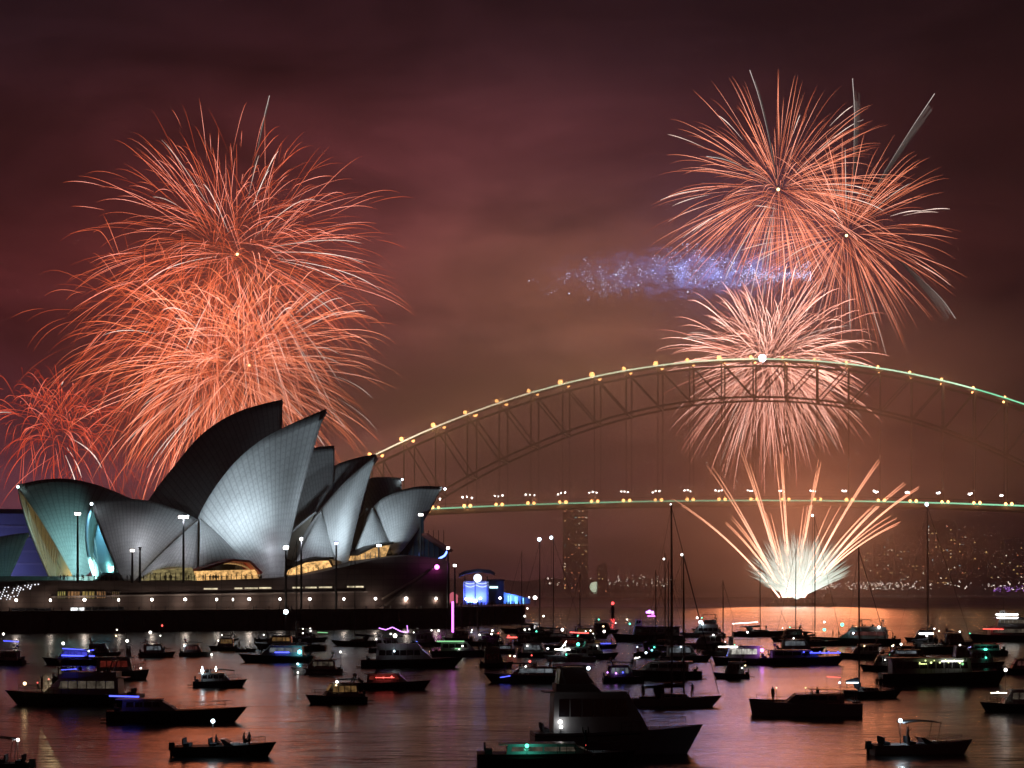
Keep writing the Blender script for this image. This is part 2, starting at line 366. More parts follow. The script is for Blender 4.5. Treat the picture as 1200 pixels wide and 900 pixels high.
# low louvre shells between the pairs
def louvre(top, base, t_top, t_base, bulge=1.5, n=10, q=10, axis=35, label=None):
    T = on(*top, t_top); B = smooth_line([on(x, y, t_base) for x, y in base], n); rows = []
    for i, p in enumerate(B):
        u = i/(n-1); mid = (T+p)/2-NO*bulge*(0.4+math.sin(math.pi*u))+Vector((0, 0, bulge*0.8))
        rows.append([T*((1-v)*(1-2*v))+mid*(4*v*(1-v))+p*(v*(2*v-1)) for v in [j/(q-1) for j in range(q)]])
    me = bpy.data.meshes.new('louvre_shell'); vs = []; fs = []
    for side in (0, 1):
        k = len(vs)
        for r in rows: vs += [tuple(lo(p-NO*(2*((p-W0).dot(NO)-axis)) if side else p)) for p in r]
        for i in range(n-1):
            for j in range(q-1):
                a = k+i*q+j; f = [a, a+q, a+q+1, a+1]
                if side: f.reverse()
                fs.append(f)
    me.from_pydata(vs, [], fs)
    f = me.polygons[(n//2)*(q-1)+q//2]; nw = Matrix.Rotation(R(30), 3, 'Z') @ f.normal
    if nw.dot(NO) > 0: me.flip_normals()
    ul = me.uv_layers.new(name='rib')
    for p in me.polygons:
        for li in p.loop_indices:
            i, j = divmod(me.loops[li].vertex_index % (n*q), q); ul.data[li].uv = (14*i/(n-1), 16*j/(q-1))
    me.polygons.foreach_set('use_smooth', [True]*len(me.polygons)); me.materials.append(tile); me.materials.append(concrete)
    o = bpy.data.objects.new('louvre_shell', me); COL.objects.link(o); o.parent = OP
    md = o.modifiers.new('thickness', 'SOLIDIFY'); md.thickness = 0.7; md.offset = -1; md.material_offset = 1
    return o
louvre((232,610), [(158,680),(180,668),(205,664),(231,668)], 33, 17, 1.0)
louvre((234,608), [(233,668),(258,660),(285,662),(308,676)], 33, 16, 1.2)
louvre((376,599), [(343,664),(352,656),(372,652),(394,656)], 33, 20, 1.0)
louvre((436,595), [(412,655),(425,644),(443,638),(459,644)], 33, 23, 0.8)

# glass walls under the mouths: a fan of mullions standing inside each shell
def mouth_glass(key, i, m, ms=bronze, ribs=9, back=1.5, z0=None):
    RG, rows, mir, o = SHELLS[key]; r = rows[i]; near = [p for p in r]; far = [mir(p) for p in reversed(r)]
    n_out = (RG[0]-RG[-1]); n_out.z = 0; n_out.normalize()
    top = [p*1.0 for p in near+far]; c = sum(top, Vector())/len(top); top = [c+(p-c)*0.965 for p in top]
    g = MB(); k = len(top); g.add([p for p in top]+[p-n_out*0.4 for p in top], [tuple(range(k)), tuple(range(2*k-1, k-1, -1))]+[(j, j+k, (j+1) % k+k, (j+1) % k) for j in range(k)])
    gl = part(g, 'glass_wall', m)
    mu = MB(); base = (top[len(r)-1]); b0, b1 = top[len(r)-1], top[len(r)]
    h = len(r)
    for j in range(1, ribs):
        q = top[int(2+(2*h-5)*j/ribs)]; f = b0.lerp(b1, 0.5+(j/ribs-0.5)*0.8)
        mu.beam(f+n_out*0.25, q+n_out*0.25, 0.35, 0.35)
    part(mu, 'mullion', ms, gl)
    return gl
glass_lit = litglass('glass_warm_dim', (1.0, 0.62, 0.30), 0.05)
for k, i in (('A1', 3), ('A2', 3), ('A3', 4), ('B1', 4), ('B2', 4), ('B3', 4), ('B4', 4)): mouth_glass(k, i, glass_lit)
mouth_glass('A0', 4, mat('teal_glass', (0.25, 0.33, 0.33), 0.25), concrete, 7)
mouth_glass('B0', 15, mat('sand_glass', (0.42, 0.38, 0.28), 0.4), concrete, 13)

# podium
top_px = [(-60,688),(20,681),(56,680),(140,680.5),(240,680.5),(335,677),(365,673),(400,665),(440,655.5),(480,650.5),(520,655),(527,660)]
T = [on(x, y, 7) for x, y in top_px]; e0, e1 = fr(T[0])[0], fr(T[-1])[0]
pd = MB(); fr_b = [at(e0, 7, 0.5)]+T+[at(e1, 7, 0.5)]; k = len(fr_b)
pd.add([p for p in fr_b]+[p+NO*105 for p in fr_b], [tuple(range(k)), tuple(range(2*k-1, k-1, -1))]+[(j, j+k, (j+1) % k+k, (j+1) % k) for j in range(k)])
POD = part(pd, 'podium', granite)
# parapet rail on the deck, string courses, stair on the wall
rl = MB()
rp = [on(x, y, 7.4) for x, y in [(56,680),(140,680.5),(240,680.5),(335,677)]]
for a, b_ in zip(rp, rp[1:]):
    rl.beam(a+Vector((0, 0, 1.1)), b_+Vector((0, 0, 1.1)), 0.1, 0.1)
    for j in range(14): q = a.lerp(b_, j/14); rl.beam(q, q+Vector((0, 0, 1.1)), 0.08, 0.08)
part(rl, 'parapet_rail', mat('brushed_steel', (0.4, 0.4, 0.4), 0.35, 0.8))
lg = MB(); a, b_ = on(60, 699.5, 6.7), on(430, 693.5, 6.7); lg.beam(a, b_, 0.9, 0.5); part(lg, 'string_course', granite_d)
lg = MB(); lg.beam(on(448, 702, 6.4), on(510, 665, 6.4), 0.8, 0.5); part(lg, 'stair_parapet', mat('stair_stone', (0.28, 0.22, 0.17), 0.7))
# stair stones of the forecourt at the left, with their row of step lights
st = MB()
for j in range(16):
    a = on(55-6*j, 681+1.55*j, 6.5); a.z -= 0.6; st.beam(at(fr(a)[0]-4.5, 6.2-0.05*j, a.z), at(fr(a)[0]+0.5, 6.2-0.05*j, a.z), 0.9, 1.1)
part(st, 'forecourt_steps', granite)
sl = MB(); rnd = random.Random(3)
for row in range(7):
    for j in range(13):
        if rnd.random() < 0.45: continue
        x = 2+j*3.9-row*1.0; y = 684+2.5*row-0.05*j*row+(52-x)*0.10
        if x > 48-row*5 or x < 0: continue
        sl.ball(on(x, y, 5.2), 0.13+0.1*rnd.random(), 5, 4)
o = part(sl, 'step_light', glow('step_light', (0.9, 0.92, 1.0), 1.6)); o['kind'] = 'stuff'; o['label'] = 'rows of small white step lights'
# windows let into the podium wall
def podium_window(x0, y0, x1, y1, m, t=6.85, name='lit_window', mull=0):
    a, b_, c, d = on(x0, y0, t), on(x1, y0, t), on(x1, y1, t), on(x0, y1, t); c.z = d.z = min(c.z, d.z); a.z = b_.z = max(a.z, b_.z)
    w = MB(); w.add([a, b_, c, d]+[p+NO*0.5 for p in (a, b_, c, d)], [(0, 1, 2, 3), (7, 6, 5, 4), (0, 4, 5, 1), (1, 5, 6, 2), (2, 6, 7, 3), (3, 7, 4, 0)])
    o = part(w, name, m)
    if mull:
        f = MB()
        f.beam(a-NO*0.1, b_-NO*0.1, 0.25, 0.25); f.beam(d-NO*0.1, c-NO*0.1, 0.25, 0.25)
        for j in range(mull+1): f.beam(a.lerp(b_, j/mull)-NO*0.1, d.lerp(c, j/mull)-NO*0.1, 0.28, 0.2)
        part(f, 'frame', steel_d, o)
    return o
amber = litglass('amber_room', (1.0, 0.70, 0.20), 0.42); amber2 = litglass('orange_room', (1.0, 0.50, 0.20), 0.40)
for x0, x1, m_ in ((67,77,litglass('yellow_room', (1.0, 0.85, 0.25), 0.4)), (79,94,amber2), (96,111,amber), (113,124,amber2), (131,140,litglass('dim_room', (1.0, 0.6, 0.25), 0.12))): podium_window(x0, 692.6, x1, 701.5, m_, mull=4)
strip = litglass('strip_light', (1.0, 0.85, 0.55), 1.3, (0.3, 0.3, 0.3))
for x0, x1, y in ((239,255,690),(275,284,689.5),(287,302,689.3),(304,318,689),(343,355,688.6),(358,371,688.5),(374,389,688.2),(407,426,687.6)): podium_window(x0, y-0.9, x1, y+0.9, strip, name='slot_window')
whitebar = litglass('white_room', (0.95, 1.0, 1.0), 2.2)
for x0, y0, x1, y1 in ((83,712,99,715.5),(45,718,60,720.5),): podium_window(x0, y0, x1, y1, whitebar)
podium_window(14, 713, 60, 720, glass_d, name='entry_glass', mull=6)
podium_window(100, 711.5, 145, 715, glass_d, name='entry_glass', mull=6)
# foyer rooms at the foot of the shells
def foyer(pts, m, t, name='lit_foyer', roof=None, depth=6):
    P = [on(x, y, t) for x, y in pts]; k = len(P); w = MB()
    w.add(P+[p+NO*depth for p in P], [tuple(range(k)), tuple(range(2*k-1, k-1, -1))]+[(j, j+k, (j+1) % k+k, (j+1) % k) for j in range(k)])
    o = part(w, name, m)
    if roof:
        f = MB(); R_ = [on(x, y, t-1.0) for x, y in roof[0]]
        for a, b_ in zip(R_, R_[1:]): f.beam(a+NO*4, b_+NO*4, 9.5, 0.7)
        part(f, 'foyer_roof', roof[1], o)
    mu = MB(); x0 = min(p[0] for p in pts); x1 = max(p[0] for p in pts); yb = max(p[1] for p in pts); yt = min(p[1] for p in pts)
    for j in range(1, int((x1-x0)/6)):
        if j == 1: mu.beam(on(x0+5, yb-0.5, t-0.3), on(x0+6*int((x1-x0)/6)-5, yb-0.5, t-0.3), 0.3, 0.3)
        x = x0+6*j; mu.beam(on(x, yb-0.3, t-0.25), on(x, yb-(yb-yt)*0.62, t-0.25), 0.22, 0.2)
    part(mu, 'mullion', bronze, o)
    return o
warm = litglass('warm_foyer', (1.0, 0.56, 0.20), 1.5, (0.6, 0.6, 0.9))
foyer([(170,681),(182,668),(225,665),(231,681)], litglass('olive_foyer', (1.0, 0.80, 0.35), 0.35, (0.6, 0.6, 1.2)), 14.6)
foyer([(235,681),(236,669),(300,667.5),(304,681)], warm, 13.0, roof=([(234,668),(272,656),(292,658),(306,672)], red_metal))
foyer([(343,676),(347,668),(362,660),(385,657),(391,668)], litglass('gold_foyer', (1.0, 0.56, 0.2), 2.0, (0.5, 0.5, 0.9)), 17.0, roof=([(342,664),(362,656),(390,654)], bronze))
foyer([(416,661),(421,650),(436,643),(457,639),(452,652)], litglass('gold_foyer_b', (1.0, 0.56, 0.2), 1.1, (0.5, 0.5, 0.9)), 18.5, roof=([(418,650),(436,641),(460,636)], bronze))
foyer([(70,681),(70,676),(60,672)][:0] or [(113,681),(125,671),(140,671),(146,681)], mat('teal_kiosk', (0.10, 0.16, 0.18), 0.4), 14.0, 'entry_canopy', depth=3)
# north foyer: dark glass hanging under the last shell, and its stepped roof
foyer([(466,651),(496,600),(497,626),(526,646),(522,656)], mat('foyer_blue_glass', (0.03, 0.055, 0.08), 0.15, spec=0.8), 27, 'north_glass', depth=16)
f = MB(); f.beam(on(497,626,25)+NO*8, on(527,646,25)+NO*8, 20, 0.8); part(f, 'glass_roof', mat('rust_roof', (0.16, 0.05, 0.04), 0.5))
wb = MB(); wb.add([at(fr(on(497,668,7))[0], 5.5, 0.5)]*0, [])
wb.box((0, 0, 0), (1, 1, 1)); wb.v = []; wb.f = []; wb.a = []
s0, s1 = fr(on(446, 700, 4))[0], fr(on(527, 700, 4))[0]
zt = on(500, 667, 4).z
wb.add([at(s0, 4.2, 5.6), at(s1, 4.2, 5.6), at(s1, 4.2, zt), at(fr(on(507, 667, 4))[0], 4.2, zt)]+[at(s0, 6.95, 5.6), at(s1, 6.95, 5.6), at(s1, 6.95, zt), at(fr(on(507, 667, 4))[0], 6.95, zt)],
       [(0, 1, 2, 3), (7, 6, 5, 4), (0, 4, 5, 1), (1, 5, 6, 2), (2, 6, 7, 3), (3, 7, 4, 0)])
part(wb, 'stair_wing', granite)
# coloured lamps on the shells and north end
def op_lamp(px, py, t, m, r, c, pw, name='shell_lamp'):
    p = on(px, py, t); b_ = MB(); b_.ball(p, r, 8, 6); o = part(b_, name, m)
    if pw: point(name+'_light', lo(p-NO*(r+0.6)), c, pw, 0.5, OP)
    return o
mag = glow('magenta_lamp', (1.0, 0.15, 0.85), 7.0); blue_l = glow('blue_lamp', (0.15, 0.25, 1.0), 5.0)
op_lamp(512, 664.5, 3.6, mag, 0.75, (1, 0.1, 0.8), 180)
op_lamp(521.5, 573, 34.0, cool_l, 0.4, (1, 1, 1), 0)
op_lamp(471.5, 562, 84, cool_l, 0.35, (1, 1, 1), 0)
bl = MB(); bl.tube([on(514,655,18), on(521,651,18), on(524,646,18)], 0.35, 5); part(bl, 'neon_line', blue_l)

# ------------------------------------------------------------------ quay, sea wall, walk
qy = MB(); s0, s1 = -60, fr(on(527, 718, 0))[0]
qy.add([at(-120, 0.6, 5.5), at(s1+1, 0.6, 5.5), at(s1+1, 130, 5.5), at(-120, 130, 5.5)]+[at(-120, 0.6, 1), at(s1+1, 0.6, 1), at(s1+1, 130, 1), at(-120, 130, 1)],
       [(0, 1, 2, 3), (7, 6, 5, 4), (0, 4, 5, 1), (1, 5, 6, 2), (2, 6, 7, 3), (3, 7, 4, 0)])
tag(qy.build('quay_walk', paving), kind='structure')
# northern broad walk: the quay goes on behind the house as a low pier to the right
pn = MB(); N0, N1 = water_at(520, 733.5), water_at(614, 729.5)
dirn = (N1-N0).normalized(); nn = Vector((-dirn.y, dirn.x, 0))
def pier(s, t, z): return N0+dirn*s+nn*t+Vector((0, 0, z))
Ln = (N1-N0).length
pn.add([pier(-8, 0.5, 5.9), pier(Ln, 0.5, 5.9), pier(Ln+14, 70, 5.9), pier(-8, 70, 5.9)]+[pier(-8, 0.5, 0.8), pier(Ln, 0.5, 0.8), pier(Ln+14, 70, 0.8), pier(-8, 70, 0.8)],
       [(0, 1, 2, 3), (7, 6, 5, 4), (0, 4, 5, 1), (1, 5, 6, 2), (2, 6, 7, 3), (3, 7, 4, 0)])
tag(pn.build('pier_walk', paving), kind='structure')
sw = MB(); sw.add([at(-120, 0, -2), at(s1+1.5, 0, -2), at(s1+1.5, 0, 5.75), at(-120, 0, 5.75)]+[at(-120, 0.58, -2), at(s1+1.5, 0.58, -2), at(s1+1.5, 0.58, 5.75), at(-120, 0.58, 5.75)],
       [(0, 1, 2, 3), (7, 6, 5, 4), (0, 4, 5, 1), (1, 5, 6, 2), (2, 6, 7, 3), (3, 7, 4, 0)])
SW = sw.build('sea_wall', granite_d); tag(SW, 'long dark stone sea wall along the water below the opera house', 'sea wall')
f = MB()
for j in range(34):
    s = -30+j*5.6; f.box(at(s, -0.25, 2.6), (0.7, 0.5, 5.2), R(30))
f.build('buttress', granite_d, SW)
f = MB(); f.beam(at(-120, 0.2, 6.0), at(s1+1.5, 0.2, 6.0), 1.1, 0.5); f.build('coping', mat('coping_stone', (0.17, 0.14, 0.12), 0.8), SW)
f = MB()
for j in range(60):
    s = -20+j*2.9; f.beam(at(s, 0.3, 6.2), at(s, 0.3, 7.3), 0.07, 0.07)
f.beam(at(-20, 0.3, 7.3), at(s1, 0.3, 7.3), 0.08, 0.08); f.build('guard_rail', steel_d, SW)
p2 = MB(); p2.add([pier(-8, 0, -2), pier(Ln+1, 0, -2), pier(Ln+1, 0, 6.1), pier(-8, 0, 6.1)]+[pier(-8, 0.48, -2), pier(Ln+1, 0.48, -2), pier(Ln+1, 0.48, 6.1), pier(-8, 0.48, 6.1)],
       [(0, 1, 2, 3), (7, 6, 5, 4), (0, 4, 5, 1), (1, 5, 6, 2), (2, 6, 7, 3), (3, 7, 4, 0)])
PW = p2.build('pier_wall', granite_d); tag(PW, 'dark pier wall under the crowd, right of the opera house', 'pier wall')
f = MB()
for j in range(12): f.box(pier(2+j*Ln/12, -0.3, 2.0), (0.8, 0.8, 7.5), 0)
f.build('pile', granite_d, PW)
# promenade lamps in front of the podium
lampx = [(19,710.5),(59,709.5),(99,709),(139,708.6),(178,708),(217,707.5),(254,707),(273,706.7),(292,706.3),(328,706),(363,705),(403,704.5),(440,704),(476,703.5),(511,703.2)]
LAMPS = []
lr = None
for i, (x, y) in enumerate(lampx):
    p = on(x, y, 3.9); g = Vector((p.x, p.y, 5.5))
    if lr is None:
        lr = empty('promenade_lamp', g, R(30))
        a = MB(); a.tube([(0, 0, 0), (0, 0, 3.4)], [0.09, 0.06], 6); a.box((0, 0, 0.15), (0.4, 0.4, 0.3)); a.build('post', steel_d, lr)
        a = MB(); a.ball((0, 0, 3.72), 0.42, 10, 7); a.build('globe', white_l, lr)
        lr_h = 3.72; o = lr
    else:
        o = lr.copy(); COL.objects.link(o); o.location = g
        for ch in lr.children:
            if ch.type == 'LIGHT': continue
            c = ch.copy(); COL.objects.link(c); c.parent = o
    v_ = [1.0, 0.8, 1.2, 0.75, 1.0, 1.15, 0.8, 0.6, 1.25, 0.85, 1.1, 0.9, 1.05, 1.3, 0.9][i]; o.scale = (1, 1, 0.97+0.05*v_)
    [c for c in o.children if c.name.startswith('globe')][0].scale = (v_, v_, 1)
    point('lamp_light', (0, 0, 3.0), (1.0, 0.80, 0.66), 330*v_*v_, 0.4, o)
    tag(o, 'white globe lamp on a short post in the row before the podium wall', 'street lamp', 'globe lamps along the quay')
# tall lighting masts
def mast_lamp(px, ptop, pbot, t, wide, m, label, c=None, pw=0, arms=1):
    b0 = on(px, pbot, t); tp = on(px, ptop, t); r_ = empty('lighting_mast', b0, R(30)); h = tp.z-b0.z
    a = MB(); a.tube([(0, 0, -0.5), (0, 0, h*0.6), (0, 0, h)], [0.42, 0.34, 0.24], 8); a.build('mast', steel_d, r_)
    a = MB(); a.box((0, 0, h+0.35), (wide, 0.9, 0.7)); a.build('lamp_head', m, r_)
    a = MB(); a.box((0, 0.1, h+0.85), (wide+0.3, 1.2, 0.25)); a.build('hood', steel_d, r_)
    tag(r_, label, 'lighting mast')
    if pw: point('mast_light', (0, -1.2, h+0.2), c, pw, 0.6, r_)
    return r_
mast_lamp(91, 603.5, 681, 6.2, 1.5, white_l, 'tall lit mast standing before the teal glowing shell')
mast_lamp(215, 607.5, 681, 6.0, 2.9, white_l, 'tall mast with a wide bright lamp head before the grey louvre shells')
mast_lamp(155, 646.5, 681, 6.0, 0.9, white_l, 'short lit mast before the low front shell')
mast_lamp(164, 645, 681, 6.0, 0.5, steel_d, 'short unlit mast beside the short lit one before the low front shell')
mast_lamp(335, 643.5, 718, 2.2, 1.3, white_l, 'lit mast at the foot of the tallest front shell')
mast_lamp(353, 633, 718, 2.0, 0.6, white_l, 'lit mast in front of the golden foyer window', )
mast_lamp(394, 638, 718, 2.0, 0.7, glow('violet_lamp', (0.6, 0.6, 1.0), 7.0), 'mast with a bluish lamp before the second front shell')
mast_lamp(444, 640.5, 680, 10.0, 1.1, cool_l, 'cool lamp on a mast over the amber foyer of the last front shell')
mast_lamp(493, 604.5, 662, 10, 1.2, white_l, 'lit mast before the dark north foyer glass')
mast_lamp(525, 643.5, 719, 2.0, 0.6, white_l, 'slim lit mast at the right end of the podium')
mast_lamp(533, 664, 719, 3.5, 0.6, white_l, 'lower slim lit mast just past the right end of the podium')
# floodlights washing the shells: a fixture on the quay for every beam
def flood(loc, target, c, pw, ang, label, blend=0.9):
    d = (Vector(target)-Vector(loc)); r_ = empty('floodlight', loc, math.atan2(d.y, d.x)); tilt = math.atan2(d.z, math.hypot(d.x, d.y))
    a = MB(); a.box((0, 0, 0.15), (0.7, 0.7, 0.3)); a.beam((0, -0.5, 0.2), (0, -0.5, 1.2), 0.12, 0.12); a.beam((0, 0.5, 0.2), (0, 0.5, 1.2), 0.12, 0.12); a.build('yoke', steel_d, r_)
    a = MB(); ct, sn = math.cos(tilt), math.sin(tilt); a.tube([(-0.5*ct, 0, 1.2-0.5*sn), (0.5*ct, 0, 1.2+0.5*sn)], [0.3, 0.5], 10); a.build('housing', steel_d, r_)
    a = MB(); a.tube([(0.5*ct, 0, 1.2+0.5*sn), (0.53*ct, 0, 1.2+0.53*sn)], [0.46, 0.46], 10); a.build('lens', glow('flood_lens', (0.85, 0.93, 1.0), 1.5), r_)
    tag(r_, label, 'floodlight')
    w = Vector(loc)+Vector((0, 0, 1.2))+d.normalized()*1.0
    spot('flood_beam', w, target, c, pw, ang, 0.6, blend)
    return r_
COOL = (0.74, 0.90, 1.0)
def mast_beam(px, py, t, target, c, pw, ang, blend=1.0):
    # the masts carry the floodlights that wash the shells
    p = on(px, py, t)-NO*1.5; o = spot('flood_beam', lo(p), lo(target), c, pw, ang, 0.6, blend, OP); return o
mast_beam(215, 607.5, 6, on(312, 545, 22), COOL, 50000, 90)
mast_beam(91, 603.5, 6.2, on(308, 560, 22), COOL, 150000, 54)
mast_beam(335, 643, 2.2, on(310, 540, 22), COOL, 42000, 125)
mast_beam(353, 633, 2, on(414, 580, 26), COOL, 58000, 75)
mast_beam(394, 638, 2, on(478, 600, 27), COOL, 30000, 75)
mast_beam(215, 607.5, 6, on(175, 620, 27), (0.9, 0.92, 1.0), 14000, 120)
mast_beam(353, 633, 2, on(330, 660, 24), (0.86, 0.88, 1.0), 7000, 120)
# teal light in the southern mouths
tealL = (0.22, 0.85, 0.95)
spot('mouth_light', lo(on(107, 592, 35)-AX*1.8-Vector((0, 0, 1))), lo(on(128, 660, 40)), (0.25, 0.70, 1.0), 26000, 75, 0.4, 0.9, OP)
point('mouth_light', lo(on(125, 668, 33)), (0.35, 0.95, 0.95), 2500, 0.6, OP)
spot('mouth_light', lo(on(104, 672, 40)), lo(on(100, 655, 73)), (0.42, 0.95, 0.95), 48000, 72, 0.4, 1.0, OP)
op_lamp(107.3, 590.5, 31, cool_l, 0.45, (1, 1, 1), 0)
op_lamp(21, 570.5, 83, glow('mint_lamp', (0.7, 1, 0.95), 4), 0.5, (1, 1, 1), 0)
spot('mouth_light', lo(on(20, 574, 86)-AX*2.0-Vector((0, 0, 1.2))), lo(on(50, 650, 92)), (0.5, 1.0, 0.9), 16000, 50, 0.4, 0.9, OP)
point('mouth_light', lo(on(60, 668, 80)), (1.0, 0.80, 0.38), 5200, 0.6, OP)
RG, rows, mir, o_ = SHELLS['B0']
for i in range(1, 22, 2):
    q = MB(); q.tube([mir(p)-NO*(3.0-1.6*k/len(rows[0])) for k, p in enumerate(rows[i])][2:], 0.36, 5); part(q, 'concrete_rib', concrete, o_)
# ------------------------------------------------------------------ restaurant shell and dim city at the left edge
RS = empty('restaurant_shell', on(-20, 690, 70), R(30)); tag(RS, 'small teal lit restaurant shell cut by the left edge', 'restaurant')
OPI_keep = OPI; OP_keep = OP
OPI = (Matrix.Translation(RS.location) @ Matrix.Rotation(R(30), 4, 'Z')).inverted(); OP = RS
shell('R', [(34,624),(10,627),(-20,634),(-50,648),(-70,665)], (22,650), (-60,670), (4,684), 70, 7, 2, 2, 18, 20)
OPI = OPI_keep; OP = OP_keep
RS.children[0]['label'] = 'teal tiled shell'
f = MB(); f.box((8, 0, -3), (50, 26, 14)); f.build('base', granite_d, RS)
city = mat('city_wall', (0.22, 0.24, 0.42), 0.8, noise=0.2, nscale=0.05)
OB = empty('office_block', on(-18, 684, 260)); f = MB(); q = on(-18, 600, 260); h = on(-18, 603, 260).z
f.box((0, 0, h/2), (60, 30, h), R(20)); f.box((0, 0, h+1), (54, 24, 2), R(20)); f.build('wall', city, OB)
f = MB()
for r_ in range(int((h-12)/5)):
    f.box((0, 0, 12+r_*5), (60.3, 30.3, 0.8), R(20))
f.build('floor_band', mat('band', (0.32, 0.33, 0.5), 0.7), OB); OB.location.z = 0
q = MB(); q.box((0, -26, 8), (3, 1.2, 1.2)); q.build('added_facade_lamp', glow('facade_blue', (0.3, 0.35, 1.0), 1.0), OB); point('added_facade_light', (0, -30, 9), (0.45, 0.45, 1.0), 26000, 1.5, OB)  # blue uplight and its box are added to brighten the otherwise dark wall
tag(OB, 'dim blue office block behind the restaurant shell', 'building')

# ------------------------------------------------------------------ steel arch bridge
YB = 1300.0; XB = (890-HX)*YB/F
def bz(py): return CH+(HY-py)*YB/F
def bx(px): return (px-HX)*YB/F
kx = YB/F
def ztop(x): d = (x-XB)/kx; return bz(420.5+112*(d/450)**2)
def zbot(x): d = (x-XB)/kx; return bz(465+7.96e-4*d*d)
def zdeck(x): d = (x-XB)/kx; return bz(584+6.7e-5*d*d)
BR = empty('arch_bridge', (XB, YB, 0)); tag(BR, 'long steel arch bridge strung with warm lamps and thin green light lines', 'bridge')
steel = mat('bridge_steel', (0.022, 0.020, 0.021), 0.7, 0.0)
def bp_(x, y, z): return (x-XB, y, z)
step = 37.2*kx; NP = 14
xs = [XB+step*(i-NP)-step*0.2 for i in range(2*NP+1)]
for ty, sh in ((0.0, 0.0), (30.0, 5.2)):
    tr = MB(); tr.tube([bp_(x+sh, ty, ztop(x)-1.3) for x in xs], 0.95, 4); TR = tr.build('arch_truss', steel, BR)
    lower = [x for x in xs if zbot(x) > 2]
    tr = MB(); tr.tube([bp_(x+sh, ty, zbot(x)) for x in [xs[0]+k*(xs[-1]-xs[0])/56 for k in range(57)] if zbot(x) > 2], 0.9, 4); tr.build('lower_chord', steel, TR)
    for i, x in enumerate(xs):
        if zbot(x) < 2: continue
        tr = MB(); tr.beam(bp_(x+sh, ty, ztop(x)-1), bp_(x+sh, ty, zbot(x)), 0.9, 0.9); tr.build('vertical', steel, TR)
        j = i+1 if x < XB else i-1
        if abs(x-XB) > 5 and zbot(x) > 2 and zbot(xs[j]) > 2:
            tr = MB(); tr.beam(bp_(x+sh, ty, ztop(x)-1), bp_(xs[j]+sh, ty, zbot(xs[j])), 0.8, 0.8); tr.build('diagonal', steel, TR)
        if zbot(x) > zdeck(x)+3:
            tr = MB(); tr.beam(bp_(x+sh, ty, zbot(x)), bp_(x+sh, ty, zdeck(x)), 0.38, 0.38); tr.build('hanger', steel, BR)
        else:
            tr = MB(); tr.beam(bp_(x+sh, ty, zbot(x)), bp_(x+sh, ty, zdeck(x)), 1.6, 1.6); tr.build('deck_post', steel, BR)
for i, x in enumerate(xs):
    if zbot(x) > 2 and i % 1 == 0:
        tr = MB(); tr.beam(bp_(x, 0, zbot(x)), bp_(x+5.2, 30, zbot(x)), 0.9, 0.9); tr.build('cross_brace', steel, BR)
dk = MB(); ext = [XB-640+i*40 for i in range(33)]
dk.loft([[bp_(x, -3, zdeck(x)-1), bp_(x, 33, zdeck(x)-1), bp_(x, 33, zdeck(x)-4.2), bp_(x, -3, zdeck(x)-4.2)] for x in ext]); dk.build('deck', steel, BR)
rl = MB()
for x0, x1 in zip(ext, ext[1:]): rl.beam(bp_(x0, -2.8, zdeck(x0)+1.2), bp_(x1, -2.8, zdeck(x1)+1.2), 0.3, 0.3); rl.beam(bp_(x0, -2.8, zdeck(x0)-1), bp_(x0, -2.8, zdeck(x0)+1.2), 0.3, 0.3)
rl.build('deck_rail', steel, BR)
gr1 = glow('green_line', (0.55, 1.0, 0.62), 1.1)
for i, c_ in enumerate(((1.0, 0.86, 0.58), (0.85, 1.0, 0.66), (0.62, 1.0, 0.66), (0.28, 1.0, 0.55))):
    L_n = [xs[0]+(xs[-1]-xs[0])*(i+k/16)/4 for k in range(17)]
    ls = MB(); ls.tube([bp_(x, -1.5, ztop(x)-0.2) for x in L_n], 0.45, 5); ls.build('light_line', glow('arch_line_%d' % i, c_, (3.2, 2.8, 2.0, 1.2)[i]), BR)
ls = MB(); ls.tube([bp_(x, -3.6, zdeck(x)-1.4) for x in ext], 0.5, 5); ls.build('light_line', glow('green_line_deck', (0.35, 1.0, 0.58), 1.2), BR)
amb = glow('bridge_lamp', (1.0, 0.42, 0.13), 9.0)
src = None
def blamp(name, x, y, z, s, m):
    o = MBALL[m.name].copy() if m.name in MBALL else None
    if o is None:
        b_ = MB(); b_.ball((0, 0, 0), 1.0, 8, 6); o = b_.build(name, m, BR); MBALL[m.name] = o
    else: COL.objects.link(o); o.parent = BR
    o.name = name; o.location = bp_(x, y, z); o.scale = (s, s, s); return o
MBALL = {}
rnd = random.Random(5)
